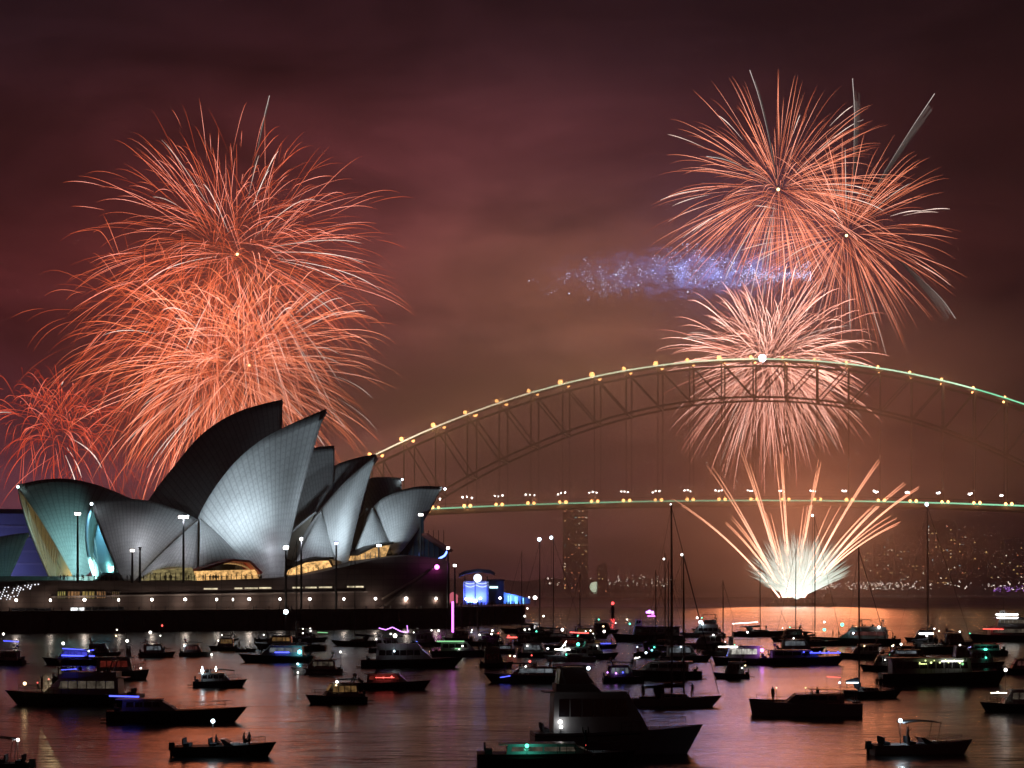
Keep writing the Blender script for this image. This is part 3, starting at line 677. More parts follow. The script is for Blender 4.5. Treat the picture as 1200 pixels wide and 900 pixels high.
for i, x in enumerate(xs):
    k = max(0.0, 1-abs(x-(XB-150))/330)
    blamp('arch_lamp', x-1.5, -1.0, ztop(x)+1.0, 0.65+0.7*k*rnd.random()+(0.4 if x < XB else -0.05), amb)
    blamp('arch_lamp', x+4.4, 28.0, ztop(x+2)+1.0, 0.65+0.7*k*rnd.random()+(0.3 if x < XB else 0), amb)
    blamp('deck_lamp', x-1.9, -4.4, zdeck(x)-0.6, 0.8+0.3*rnd.random()+(0.9 if abs(x-bx(752)) < 6 else 0), amb)
    blamp('deck_lamp', x+1.9, -4.4, zdeck(x)-0.6, 0.8+0.3*rnd.random(), amb)
    big = 1.0+1.6*k*rnd.random()+(0.8 if x < XB-150 else 0)
    point('lamp_light', bp_(x, -4.5, ztop(x)+1.0), (1.0, 0.50, 0.20), 4200*big, 0.8, BR, 0.15); point('lamp_light', bp_(x, -7, zdeck(x)-0.6), (1.0, 0.45, 0.16), 3000*(4 if abs(x-bx(752)) < 6 else 1), 0.8, BR, 0.3)
    for q in range(3):
        blamp('road_lamp', x-3.0+q*2.6+rnd.uniform(-.3, .3), 4+q*9, zdeck(x)+5.0+q*0.45+rnd.uniform(-.6, .5), 0.42+0.22*rnd.random(), glow('road_white', (1.0, 0.93, 0.85), 16.0))
PO = MB()
for x in xs:
    for q in range(3): PO.beam(bp_(x-3.0+q*2.6, 4+q*9, zdeck(x)-1), bp_(x-3.0+q*2.6, 4+q*9, zdeck(x)+5.2+q*0.45), 0.22, 0.22)
o = PO.build('lamp_posts', steel, BR); o['kind'] = 'stuff'; o['label'] = 'thin lamp posts along the road deck'
b_ = MB(); b_.ball(bp_(bx(893), -1.5, bz(420)), 2.3, 10, 7); b_.build('crown_beacon', glow('beacon', (0.75, 0.88, 1.0), 20.0), BR)

# ------------------------------------------------------------------ fireworks
def path(c, d, Rr, drag, drop, t0, t1, n):
    e = 1-math.exp(-drag)
    return [c+d*(Rr*(1-math.exp(-drag*(t0+(t1-t0)*k/(n-1))))/e)+Vector((0, 0, -drop*(t0+(t1-t0)*k/(n-1))**2)) for k in range(n)]
def burst(name, label, centre, Y, rad, n, mat_, col_l, power, drop=0.15, drag=2.2, w=0.30, hot=(0.25, 0.75), t0=(0.05, 0.5), flat=1.0, up=0.0, seed=1, white=None, nwhite=0, core=None, group='fireworks bursting in the night sky', t1=(0.82, 1.0), soft=14, lights=None, spread=0.3, jit=0.0):
    rg = random.Random(seed); c = px2(centre[0], centre[1], Y); Rr = rad*Y/F
    root = empty(name, c); tag(root, label, 'firework', group)
    tr = []; subs = [Vector((0, 0, 0))]+[Vector((rg.gauss(0, 1), rg.gauss(0, .4), rg.gauss(0, 0.8)))*Rr*jit for _ in range(5)]
    for i in range(n):
        while True:
            d = Vector((rg.gauss(0, 1), rg.gauss(0, 1), rg.gauss(0, 1)+up))
            if d.length > 0.05: break
        d.normalize(); d.z *= flat
        a = rg.uniform(*t0); b_ = rg.uniform(*t1); k = rg.uniform(*hot); s = Rr*(1-spread*rg.random()**1.5)
        o_ = rg.choice(subs) if jit else Vector((0, 0, 0))
        pts = path(o_, d, s, drag, drop*Rr*rg.uniform(0.6, 1.5), a, b_, 9)
        ww = w*rg.uniform(0.65, 1.25)
        prof = [0.35, 0.6, 0.85, 1.0, 1.0, 0.9, 0.75, 0.55, 0.2]
        at_ = [k*(0.55+0.45*math.sin(math.pi*min(1, (j+1)/9*1.1))) for j in range(9)]
        tr.append((k*s, pts, [ww*q for q in prof], at_, mat_))
    tr.sort(key=lambda q: -q[0])
    for i in range(nwhite):
        d = Vector((rg.gauss(0, 1), rg.gauss(0, 0.5), rg.gauss(0, 1))).normalized(); s = Rr*rg.uniform(0.6, 1.0); a = rg.uniform(0.1, 0.5)
        pts = path(Vector((0, 0, 0)), d, s, drag, drop*Rr, a, rg.uniform(0.7, 1.0), 9)
        tr.insert(0, (1, pts, [w*rg.uniform(1.5, 2.6)*q for q in (0.2, 0.4, 0.6, 0.8, 1, 1, 0.9, 0.6, 0.2)], [rg.uniform(0.5, 0.9)]*9, white))
    for (_, pts, rr, at_, m_) in tr[:96]:
        q = MB(); q.tube(pts, rr, 4, at_); q.build('spark_trail', m_, root, attr=True)
    if len(tr) > 96:
        q = MB()
        for (_, pts, rr, at_, m_) in tr[96:]: q.tube(pts, rr, 3, at_)
        o = q.build('spark_trails', mat_, root, attr=True); o['kind'] = 'stuff'; o['label'] = 'many thin curved trails of falling sparks'
    if core:
        q = MB(); q.ball((0, 0, 0), core, 8, 6); q.build('star_core', glow('gold_core', (1.0, 0.85, 0.35), 5.0), root)
    for (lp, pw) in (lights or [((0, 0, 0), power)]):
        point('firework_light', lp, col_l, pw*0.10, soft*3.5, root, 1.0)
    return root
gold = spark('gold_sparks', (1.0, 0.10, 0.03), (1.0, 0.25, 0.10), 4.4)
red = spark('red_sparks', (0.95, 0.045, 0.02), (1.0, 0.12, 0.05), 2.2)
orange = spark('orange_sparks', (0.98, 0.09, 0.03), (1.0, 0.17, 0.06), 2.9)
peach = spark('peach_sparks', (0.98, 0.14, 0.06), (1.0, 0.27, 0.13), 3.2)
pink = spark('pink_sparks', (0.95, 0.15, 0.10), (1.0, 0.42, 0.30), 11.0)
whites = spark('white_sparks', (0.95, 0.40, 0.30), (1.0, 0.74, 0.62), 2.2)
ORL = (1.0, 0.25, 0.10)
burst('firework_burst', 'high red burst with long drooping trails and a gold core above the tallest shell', (278, 298), 1650, 212, 760, orange, ORL, 2.2e6, 0.17, 1.5, 0.145, (0.22, 1.0), (0.04, 0.6), seed=11, spread=0.5, jit=0.10, white=whites, nwhite=22, core=1.1)
burst('firework_burst', 'dense orange burst low behind the tallest shell tips', (292, 428), 1560, 185, 900, gold, ORL, 4.2e6, 0.20, 1.7, 0.15, (0.25, 1.0), (0.02, 0.5), seed=12, spread=0.6, jit=0.16, white=whites, nwhite=30, flat=0.9, core=0.9)
burst('firework_burst', 'wide orange spray filling the sky between the high red burst and the shells', (232, 405), 1600, 185, 620, orange, ORL, 1.2e6, 0.26, 1.5, 0.145, (0.20, 0.75), (0.1, 0.55), seed=13, spread=0.55, jit=0.2, white=whites, nwhite=3)
burst('firework_burst', 'small red burst fanning upward at the left edge', (62, 505), 1700, 100, 280, red, (1.0, 0.25, 0.16), 0.9e6, 0.35, 1.9, 0.22, (0.2, 0.8), (0.05, 0.5), seed=14, spread=0.6, jit=0.16, white=whites, nwhite=5, up=0.8)
burst('firework_burst', 'faint tangled red sparks just above the low rear shell', (128, 545), 1750, 85, 170, red, (1.0, 0.25, 0.2), 0.4e6, 0.30, 1.8, 0.22, (0.12, 0.4), (0.3, 0.7), seed=15, spread=0.6, jit=0.3)
burst('firework_burst', 'high peach burst left of its twin above the bridge crown', (912, 222), 1480, 170, 420, peach, (1.0, 0.28, 0.12), 1.6e6, 0.13, 1.3, 0.13, (0.3, 0.9), (0.04, 0.35), seed=21, spread=0.55, jit=0.02, white=whites, nwhite=20, core=1.1)
burst('firework_burst', 'high peach burst right of its twin above the bridge crown', (992, 276), 1500, 152, 340, peach, (1.0, 0.28, 0.12), 1.2e6, 0.14, 1.3, 0.13, (0.3, 0.9), (0.04, 0.4), seed=22, spread=0.55, jit=0.02, white=whites, nwhite=16, core=1.0)
burst('firework_burst', 'dense pale pink burst right behind the bridge crown', (897, 425), 1400, 145, 620, pink, (1.0, 0.28, 0.12), 2.4e6, 0.16, 1.6, 0.135, (0.3, 1.0), (0.03, 0.45), seed=23, spread=0.5, jit=0.08, white=whites, nwhite=34, flat=0.95)
# pale comets: broad feathered tails
comet = spark('comet_veil', (0.70, 0.56, 0.50), (0.90, 0.80, 0.74), 1.3)
for label, Y, pts, w in (('tall pale comet tail rising straight up right of the high peach bursts', 1500, [(1000, 235), (1001, 180), (1002, 130), (1000, 92)], 2.6),
                      ('long pale comet tail slanting up to the right above the high peach bursts', 1500, [(1012, 250), (1035, 205), (1066, 155), (1096, 110)], 2.3),
                      ('broad pale comet tail falling at the far right of the peach bursts', 1500, [(1048, 300), (1078, 326), (1104, 352), (1119, 374)], 3.2),
                      ('thin pale comet tail shooting up from the left twin of the peach bursts', 1480, [(912, 222), (902, 165), (890, 115), (879, 82)], 1.0),
                      ('pale curved comet tail reaching left of the high peach bursts', 1480, [(910, 220), (880, 200), (850, 187), (828, 183)], 1.2),
                      ('thin lone trail leaping from the top of the high red burst', 1650, [(296, 205), (303, 170), (309, 140), (316, 112)], 0.6)):
    P = smooth_line([px2(x, y, Y) for x, y in pts], 12); root = empty('comet', P[0]); tag(root, label, 'firework', 'pale comets')
    rg = random.Random(int(w*100)); t_ = (P[-1]-P[0]).normalized(); side = Vector((t_.z, 0, -t_.x)); ns = int(10+w*16)
    for j in range(ns):
        f0 = (j/(ns-1))**1.4; off = side*w*2.0*(f0-0.1); k1 = rg.uniform(0.5, 1.0) if j else 1.0; sag = Vector((0, 0, -w*1.2*f0))
        q = MB(); q.tube([p-P[0]+(off+sag)*(k/11) for k, p in enumerate(P) if k/11 <= k1], [0.26 if j == 0 else 0.15]*sum(1 for k in range(12) if k/11 <= k1), 3, [(0.75 if j == 0 else rg.uniform(0.08, 0.30)*(1-0.5*f0))*(0.08+0.92*(k/11)**1.3) for k in range(12) if k/11 <= k1]); q.build('spark_trail', comet, root, attr=True)
# barge fountain
BG = water_at(938, 710.5); BG.y -= 0
sc_ = BG.y/F
bg = empty('firework_barge', BG); tag(bg, 'small dark barge on the water throwing up a bright fan of fireworks', 'barge')
h = MB(); h.loft([[(x, -6*k, 2.2), (x, 6*k, 2.2), (x, 5*k, -1), (x, -5*k, -1)] for x, k in ((-22, 0.5), (-20, 1), (16, 1), (22, 0.5))]); h.build('hull', steel_d, bg)
h = MB()
for x in (-15, -10, -5, 0, 5, 10): h.box((x, 0, 3.2), (3, 6, 2))
h.build('mortar_rack', steel_d, bg)
h = MB(); h.box((17, 0, 4.2), (5, 5, 4)); h.box((17, 0, 7), (3.4, 3.4, 1.6)); h.beam((17, 0, 7), (17, 0, 13), 0.3, 0.3); h.build('cabin', steel_d, bg)
fan = spark('fan_sparks', (1.0, 0.20, 0.08), (1.0, 0.42, 0.24), 7.5)
FN = empty('firework_fan', BG+Vector((0, 0, 4))); tag(FN, 'fan of bright curved jets and white spray bursting from the barge on the water', 'firework')
def fpt(px, py, dy=0.0): return Vector(((px-938)*sc_, dy, (710.5-py)*sc_-4))
rg = random.Random(9)
for ex, ey, bend in ((785,583,1.0),(828,545,0.75),(866,522,0.5),(908,530,0.3),(914,527,0.25),(961,538,-0.15),(958,548,-0.1),(1026,540,-0.45),(1062,565,-0.8),(1073,571,-0.9),(1043,605,-0.8),(1052,612,-0.9),(848,612,0.8),(856,606,0.7),(897,600,0.4),(1022,592,-0.5),(873,542,0.5),(978,590,-0.2),(945,590,0)):
    for j in range(2):
        dx = j*rg.uniform(2, 5); sx_ = 928+(ex-930)*0.10; a = Vector((sx_, 700)); b_ = Vector((ex+dx, ey+dx*0.6))
        mid = (a+b_)/2+Vector((-bend*0-(b_.x-a.x)*0.02, -abs(b_.x-a.x)*0.16)); dy = rg.uniform(-12, 12)
        P = []
        for k in range(13):
            u = k/12; q = a*(1-u)**2+mid*2*u*(1-u)+b_*u*u; P.append(fpt(q.x, q.y, dy*u))
        q = MB(); q.tube(P, [0.40*(1.25-u/12*0.75) for u in range(12)]+[0.12], 5, [1.0-0.62*u/12 for u in range(13)]); q.build('spark_trail', fan, FN, attr=True)
spray = spark('spray', (0.50, 0.82, 0.62), (0.82, 1.0, 0.86), 2.2); spr = MB(); items = []
for i in range(560):
    ang = rg.uniform(-0.92, 0.92); ln = rg.uniform(0.5, 1.0)*(108-36*abs(ang)**1.6); o_ = rg.uniform(-16, 18)
    dx, dyy = math.sin(ang), math.cos(ang); P = []; u0 = rg.uniform(0, 0.5)
    for k in range(5):
        u = u0+(1-u0)*k/4; P.append(fpt(934+o_*0.5*u+dx*ln*u*1.02, 702-dyy*ln*u*0.80+5*u*u*abs(dx), rg.uniform(-1, 1)*6*u))
    items.append((P, [0.34, 0.34, 0.30, 0.22, 0.05], [0.95, 0.9, 0.75, 0.5, 0.25]))
for P, rr, aa in items[:60]: q = MB(); q.tube(P, rr, 4, aa); q.build('spray_jet', spray, FN, attr=True)
for P, rr, aa in items[60:]: spr.tube(P, rr, 3, aa)
o = spr.build('spray', spray, FN, attr=True); o['kind'] = 'stuff'; o['label'] = 'white green spray of fine jets'
point('firework_light', fpt(936, 655, -8), (1.0, 0.32, 0.13), 0.32e6, 55, FN, 1.0)
point('firework_light', fpt(930, 600, -8), (1.0, 0.26, 0.10), 0.42e6, 75, FN, 1.0)

# blue spark cloud drifting left of the peach bursts
rg = random.Random(31); BS = empty('spark_cloud', px2(790, 318, 1550)); tag(BS, 'drifting band of tiny blue white sparks left of the peach bursts', 'firework')
bs = MB(); big = []
cl_ = [(rg.random()**0.7, rg.gauss(0, 0.55)) for _ in range(150)]
for i in range(4200):
    cu, cv = rg.choice(cl_); u = min(1, max(0, cu+rg.gauss(0, 0.012))); x = 625+u*325; yc = 326-10*u+6*math.sin(u*9); sp = 9+15*math.sin(math.pi*min(1, u*1.15))
    dens = 0.25+0.75*u
    if rg.random() > dens: continue
    y = yc+(cv+rg.gauss(0, 0.16))*sp+(10 if u < 0.35 else 0)*math.sin(u*30); y = max(286, min(352, y))
    p = px2(x, y, 1550+rg.uniform(-25, 25))-BS.location
    r_ = 0.10+0.18*rg.random()**4
    bs.ball(p, r_, 4, 3)
o = bs.build('sparks', glow('blue_sparks', (0.52, 0.62, 1.0), 4.0), BS); o['kind'] = 'stuff'; o['label'] = 'fine blue sparks'
for x, y, r_ in ((667,344,0.9),(722,322,1.1),(748,334,1.0),(703,313,0.7),(620,329,0.7),(845,325,1.0),(862,318,1.1),(880,312,0.9),(925,320,1.0),(930,324,0.9),(806,342,1.0),(815,330,0.9)):
    q = MB(); q.ball(px2(x, y, 1545)-BS.location, r_*0.6, 6, 5); q.build('bright_spark', glow('pale_sparks', (0.62, 0.74, 1.0), 2.4), BS)
sm = MB(); sm.box((0, 0, 0), (1, 1, 1))
def smoke(name, label, c, size, dens, col_, nscale, seed=0.0, thr=0.42, step=None):
    m = bpy.data.materials.new(name); m.use_nodes = True; t = m.node_tree; t.nodes.clear()
    co = N(t, 'ShaderNodeTexCoord').outputs['Object']
    rr = VM(t, 'LENGTH', VM(t, 'MULTIPLY', co, (1, 1, 1)))
    fall = N(t, 'ShaderNodeMapRange', interpolation_type='SMOOTHSTEP'); t.links.new(rr, fall.inputs[0]); fall.inputs[1].default_value = 1.0; fall.inputs[2].default_value = 0.15; fall.inputs[3].default_value = 0.0; fall.inputs[4].default_value = 1.0
    n = N(t, 'ShaderNodeTexNoise'); n.inputs['Detail'].default_value = 4; n.inputs['Roughness'].default_value = 0.6; n.inputs['Scale'].default_value = 1.0
    t.links.new(VM(t, 'ADD', VM(t, 'MULTIPLY', co, nscale), (seed, seed, seed)), n.inputs['Vector'])
    k = N(t, 'ShaderNodeMapRange', interpolation_type='SMOOTHSTEP'); t.links.new(n.outputs[0], k.inputs[0]); k.inputs[1].default_value = thr; k.inputs[2].default_value = thr+0.28
    pv = N(t, 'ShaderNodeVolumePrincipled'); pv.inputs['Color'].default_value = (*col_, 1); t.links.new(M(t, 'MULTIPLY', M(t, 'MULTIPLY', fall.outputs[0], k.outputs[0]), dens), pv.inputs['Density'])
    o = N(t, 'ShaderNodeOutputMaterial'); t.links.new(pv.outputs[0], o.inputs['Volume'])
    b_ = MB(); b_.ball((0, 0, 0), 1.0, 24, 14); ob = b_.build(name, m, None, True); ob.location = c; ob.scale = size
    tag(ob, label, 'smoke'); return ob
smoke('smoke_cloud', 'bluish smoke drifting through the band of blue sparks', px2(790, 320, 1560), (122, 30, 24), 0.030, (0.8, 0.85, 1.0), (11, 3, 4.6), 3.0, 0.45)
for x, y, p_ in ((660, 332, 0.006e6), (720, 328, 0.012e6), (770, 324, 0.014e6), (815, 328, 0.03e6), (850, 322, 0.035e6), (890, 318, 0.03e6), (925, 316, 0.015e6)):
    point('spark_light', px2(x, y, 1545)-BS.location, (0.28, 0.40, 1.0), p_*3.6, 12, BS)
smoke('smoke_cloud', 'firework smoke glowing red behind the bursts at left', px2(265, 430, 1760), (200, 90, 195), 0.0060, (0.9, 0.86, 0.86), (2.2, 1.2, 2.2), 31.0, 0.28)
smoke('smoke_cloud', 'thin smoke glowing behind the high peach bursts', px2(930, 300, 1600), (150, 60, 150), 0.0030, (0.9, 0.86, 0.86), (2.2, 1.2, 2.2), 41.0, 0.30)
smoke('smoke_bank', 'thin firework smoke drifting in front of the arch bridge', px2(720, 500, 1240), (360, 85, 140), 0.0200, (0.9, 0.86, 0.86), (2.6, 1.2, 3.2), 7.0, 0.30)
smoke('smoke_bank', 'low smoke veiling the far shore and its towers', px2(930, 660, 2150), (900, 230, 150), 0.0085, (0.9, 0.86, 0.86), (3.0, 1.2, 2.6), 21.0, 0.25)
smoke('smoke_cloud', 'smoke lit orange around the fan of jets on the water', px2(925, 640, 1262), (150, 45, 62), 0.010, (0.9, 0.86, 0.86), (3, 1.5, 2.4), 11.0, 0.34)
# ------------------------------------------------------------------ far shore
hill_m = mat('far_bush', (0.05, 0.055, 0.04), 0.9, noise=0.4, nscale=0.02)
def hill(name, Y, prof, depth=260):
    h = MB(); n = len(prof)
    top = [px2(x, y, Y) for x, y in prof]; vs = []
    for p in top: vs += [Vector((p.x, Y-12, -1)), Vector((p.x, Y, p.z*0.55)), Vector((p.x, Y+depth*0.4, p.z*(Y+depth*0.4)/Y)), Vector((p.x, Y+depth, -1))]
    h.loft([vs[i*4:i*4+4] for i in range(n)]); return tag(h.build(name, hill_m, None, True), kind='structure')
def wav(x0, x1, st, f): return [(x, f(x)) for x in range(x0, x1+1, st)]
hill('hills', 2650, wav(940, 1330, 13, lambda x: 684-3-3*math.sin(x*0.05)-2*math.sin(x*0.13)-(2 if x > 1060 else 0)))
hill('hills', 3300, wav(430, 990, 14, lambda x: 683-2.2-2.2*math.sin(x*0.031)**2-1.3*math.sin(x*0.11)), 400)
tow = [mat('tower_wall', (0.24, 0.21, 0.20), 0.7), mat('tower_wall_b', (0.30, 0.26, 0.24), 0.7), mat('tower_wall_c', (0.18, 0.17, 0.17), 0.7)]
wl = [glow('window_gold', (1.0, 0.58, 0.22), 6.5), glow('window_white', (1.0, 0.80, 0.58), 9.0), glow('window_teal', (0.55, 0.9, 0.95), 5.0), glow('window_red', (1.0, 0.32, 0.16), 6.0)]
WM = {}
for i, m_ in enumerate(wl):
    me = MB().box((0, 0, 0), (1, 1, 1)); o = me.build('lit_window', m_); WM[i] = o.data; bpy.data.objects.remove(o)
rg = random.Random(77)
def tower(x0, x1, ytop, Y, label, nw, cols, rows, kind=0, ybase=692, setback=True):
    a, b_ = px2(x0, ytop, Y), px2(x1, ytop, Y); w = b_.x-a.x; H = a.z; d = min(w*0.8, 40)
    r_ = empty('tower_block', ((a.x+b_.x)/2, Y+d/2, 0)); tag(r_, label, 'building')
    q = MB(); q.box((0, 0, H/2-1), (w, d, H+2)); q.build('wall', tow[kind], r_)
    q = MB(); q.box((0, 0, H+1.2), (w*0.9, d*0.9, 2.4)); q.box((w*0.15, 0, H+4), (w*0.35, d*0.4, 4)); q.build('roof', tow[2], r_)
    used = set()
    for k in range(nw):
        c, rr = rg.randrange(cols), rg.randrange(rows)
        if (c, rr) in used: continue
        used.add((c, rr))
        o = bpy.data.objects.new('lit_window', WM[rg.choices([0, 1, 2, 3], [6, 3, 1, 2 if kind != 1 else 6])[0]]); COL.objects.link(o); o.parent = r_
        o.location = (-w/2+w*(c+0.5)/cols, -d/2-0.1, H*(rr+0.7)/(rows+0.7)); o.scale = (min(1.9, w/cols*0.5)*rg.uniform(0.6, 1.1), 0.5, min(1.5, H/rows*0.4)*rg.uniform(0.6, 1.1))
    return r_
T_ = [(660, 689, 592, 3050, 'slim dim tower with reddish windows rising behind the bridge deck', 46, 7, 28, 1),
 (1004, 1022, 632, 2780, 'brown tower with scattered gold windows, first to the right of the fan of jets', 20, 5, 15, 0), (1026, 1047, 628, 2900, 'tower with gold windows just right of the first brown tower', 24, 5, 15, 0),
 (1050, 1066, 642, 2800, 'low narrow block with a few gold windows between two taller towers', 9, 4, 12, 2), (1055, 1061, 664, 2700, 'thin teal lit block low beside the narrow block', 14, 3, 8, 2),
 (1086, 1121, 613, 2950, 'widest tallest tower with a lit crown right of the tall mast', 46, 8, 20, 0), (1123, 1133, 625, 3000, 'slender tower next to the widest tower', 10, 3, 16, 2),
 (1068, 1084, 655, 2850, 'squat block left of the tall mast', 8, 4, 9, 2), (1140, 1158, 632, 3000, 'nearly dark tower with one lit top window', 4, 4, 16, 2), (1160, 1176, 652, 2800, 'dim block with a few white windows', 9, 4, 10, 2),
 (1177, 1199, 634, 2850, 'tower at the right edge with white and gold windows', 16, 5, 14, 2), (984, 1001, 655, 2800, 'low block half hidden by the white spray', 10, 4, 8, 2), (700, 712, 664, 2900, 'small dim block right of the slim tower', 6, 3, 6, 2), (1098, 1116, 662, 2700, 'low wide block in front of the widest tower', 12, 6, 6, 2)]
for a in T_: tower(*a)
sl = MB()
for i in range(300):
    x = rg.choice([rg.uniform(955, 1200), rg.uniform(640, 790), rg.uniform(960, 1060)]); Y = 2635 if x > 940 else 3270
    y = 684+(rg.uniform(1, 9) if x > 940 else rg.uniform(-5, 5)) - (3 if rg.random() < 0.2 else 0)
    sl.ball(px2(x, y-2, Y), rg.uniform(0.4, 0.95), 5, 4)
tag(sl.build('shore_lights', glow('shore_light', (1.0, 0.82, 0.70), 11.0)), 'string of tiny white and amber lights along the far dark shore', 'lights', None, 'stuff')
pl_ = MB()
for i in range(40): pl_.ball(px2(rg.uniform(1165, 1200), 684+rg.uniform(3, 9), 2630), rg.uniform(0.4, 0.9), 5, 4)
tag(pl_.build('shore_lights', glow('shore_violet', (0.55, 0.2, 1.0), 5.0)), 'cluster of tiny violet lights on the far shore at the right edge', 'lights', None, 'stuff')
GA = empty('lit_gate', px2(697, 690, 3200)); GA.location.z = 0; z0 = px2(697, 690, 3200).z
tag(GA, 'round pale green lit gateway on the far shore left of the slim tower mast', 'building')
q = MB(); q.tube([(9*math.cos(a), 0, 9+9*math.sin(a)*1.1) for a in [math.pi*2*k/16 for k in range(17)]], 1.6, 6); q.build('arch_ring', tow[1], GA)
q = MB(); q.tube([(0, -0.6, 9), (0, -0.4, 9)], [8.0, 8.0], 16); q.build('lit_face', glow('gate_face', (0.85, 1.0, 0.72), 5.0), GA)
for s in (-1, 1):
    q = MB(); q.box((s*12, 0, 9), (5, 5, 20)); q.box((s*12, 0, 20.5), (3, 3, 4), taper=0.3); q.build('gate_tower', tow[1], GA)

# ------------------------------------------------------------------ blue event pavilion on the pier
def pv_pt(px, py, Y=800): return px2(px, py, Y)
PVY = 800; PC = px2(570, 710, PVY); PV = empty('event_pavilion', (PC.x, PVY, 6.0)); tag(PV, 'blue lit event pavilion with a round white disc over a wavy light line', 'pavilion')
def L_(px, py, dy=0.0): p = px2(px, py, PVY); return Vector((p.x-PC.x, dy, p.z-6.0))
blue_w = mat('blue_white_panel', (0.5, 0.55, 0.7), 0.5)
q = MB(); a, b_ = L_(543, 709), L_(572, 681); q.box(((a.x+b_.x)/2, 4, b_.z/2), (b_.x-a.x, 6, b_.z)); q.build('wall', blue_w, PV)
q = MB(); P = [L_(538, 676.5), L_(545, 673), L_(560, 670.5), L_(575, 672), L_(580, 675)]
q.loft([[p+Vector((0, -5, 0)), p+Vector((0, 12, 0)), p+Vector((0, 12, 1.3)), p+Vector((0, -5, 1.3))] for p in P]); q.build('roof', mat('pavilion_roof', (0.10, 0.14, 0.30), 0.5), PV)
q = MB(); c = L_(560, 677.5); q.tube([c+Vector((0, -5.6, 0)), c+Vector((0, -5.2, 0))], [1.55, 1.55], 20); q.build('disc', glow('disc_white', (0.72, 0.82, 1.0), 2.6), PV)
for k, yy in enumerate((682.5, 685.5)):
    q = MB(); q.tube([L_(544+28*u/14, yy+2.4*abs(math.sin(u/14*math.pi*2))*(1 if k else 0.7), 0.6) for u in range(15)], 0.14, 4); q.build('wavy_light', glow('wave_white', (0.6, 0.7, 1.0), 2.0), PV)
for x in (545, 557, 571):
    q = MB(); q.beam(L_(x, 709, -3), L_(x, 675.5, -3), 0.35, 0.35); q.build('post', steel_d, PV)
spot('stage_light', L_(550, 708, -1.5), L_(556, 686, 2), (0.10, 0.16, 1.0), 12000, 120, 0.4, 0.6, PV)
point('stage_light', L_(564, 700, -2), (0.10, 0.16, 1.0), 2600, 0.6, PV)
KB = empty('ticket_block', (px2(581, 710, 805).x, 805, 6)); tag(KB, 'dark box building with a pale lit strip right of the blue pavilion', 'building')
q = MB(); q.box((0, 3, 4.5), (6.2, 6, 9)); q.build('wall', mat('dark_panel', (0.04, 0.05, 0.07), 0.6), KB)
q = MB(); q.box((0, 3, 9.3), (6.8, 6.6, 0.6)); q.build('roof', steel_d, KB)
q = MB(); q.box((-0.8, -0.15, 6.6), (3.2, 0.3, 0.8)); q.build('lit_strip', glow('aqua_strip', (0.6, 0.95, 1.0), 2.2), KB)
MQ = empty('marquee', (px2(605, 710, 830).x, 830, 6)); tag(MQ, 'long low marquee glowing blue and cyan at the end of the pier', 'marquee')
prof = [(-5.5, 0), (-5.5, 4.6), (5.5, 2.2), (5.5, 0)]
q = MB(); q.side(prof, 0, 7); q.build('canopy', mat('marquee_cloth', (0.45, 0.5, 0.6), 0.7), MQ)
for x, h in ((-3.2, 3.2), (-2.3, 3.2), (-0.4, 3.0), (0.3, 3.0), (2.8, 2.3)):
    q = MB(); q.box((x, -0.15, h/2), (0.28, 0.25, h)); q.build('light_tube', glow('cyan_tube', (0.3, 0.75, 1.0), 2.6), MQ)
point('stage_light', (-2, -2.5, 2.5), (0.08, 0.22, 1.0), 2200, 0.5, MQ)
PT = empty('pink_tent', (px2(531, 706, 790).x, 790, 6)); tag(PT, 'small pink glowing tent left of the blue pavilion', 'tent')
q = MB(); q.box((0, 0, 1.6), (3.6, 3, 3.2)); q.box((0, 0, 4.0), (4.2, 3.6, 1.6), taper=0.25); q.build('canopy', glow('pink_cloth', (1.0, 0.22, 0.30), 0.55), PT)
q = MB()
for a in (-1.9, 1.9): q.beam((a, -1.7, 0), (a, -1.7, 3.3), 0.15, 0.15)
q.build('pole', steel_d, PT)
for i, (x, y, m_, nm) in enumerate(((546, 702.5, white_l, 'left'), (557, 705, cool_l, ''), (563, 702, white_l, ''), (586, 701.5, white_l, ''), (627, 701, white_l, ''))):
    p = px2(x, y, 778); o = empty('pier_lamp', (p.x, p.y, 5.9)); hh = p.z-5.9
    a = MB(); a.tube([(0, 0, 0), (0, 0, hh)], 0.1, 6); a.build('post', steel_d, o); a = MB(); a.ball((0, 0, hh+0.2), 0.75 if i in (1, 4) else 0.5, 8, 6, 0.9); a.build('globe', m_, o)
    tag(o, ['globe lamp under the left end of the blue pavilion roof', 'large cool lamp at the foot of the blue pavilion', 'globe lamp under the middle of the blue pavilion', 'globe lamp before the dark box building', 'large white lamp at the right end of the pier'][i], 'lamp', 'lamps on the pier')
    point('lamp_light', (0, -0.9, hh), (0.8, 0.9, 1.0), 160, 0.3, o)
# red channel marker
p = water_at(718, 724); r_ = empty('channel_marker', p); tag(r_, 'channel marker post with a red lamp standing in open water', 'channel marker')
hh = px2(718, 707, p.y).z
a = MB(); a.tube([(0, 0, -1), (0, 0, hh-0.6)], [0.7, 0.45], 8); a.tube([(0, 0, 2.2), (0, 0, 2.5)], 1.3, 10); a.build('post', steel_d, r_)
a = MB(); a.box((0, 0, hh*0.62), (1.6, 0.3, 1.6)); a.build('daymark', mat('marker_red', (0.3, 0.02, 0.02), 0.5), r_)
a = MB(); a.ball((0, 0, hh), 0.62, 8, 6); a.build('lamp', glow('red_lamp', (1.0, 0.06, 0.06), 5.0), r_); point('marker_light', (0, 0, hh+1.2), (1, 0.05, 0.05), 600, 0.4, r_)

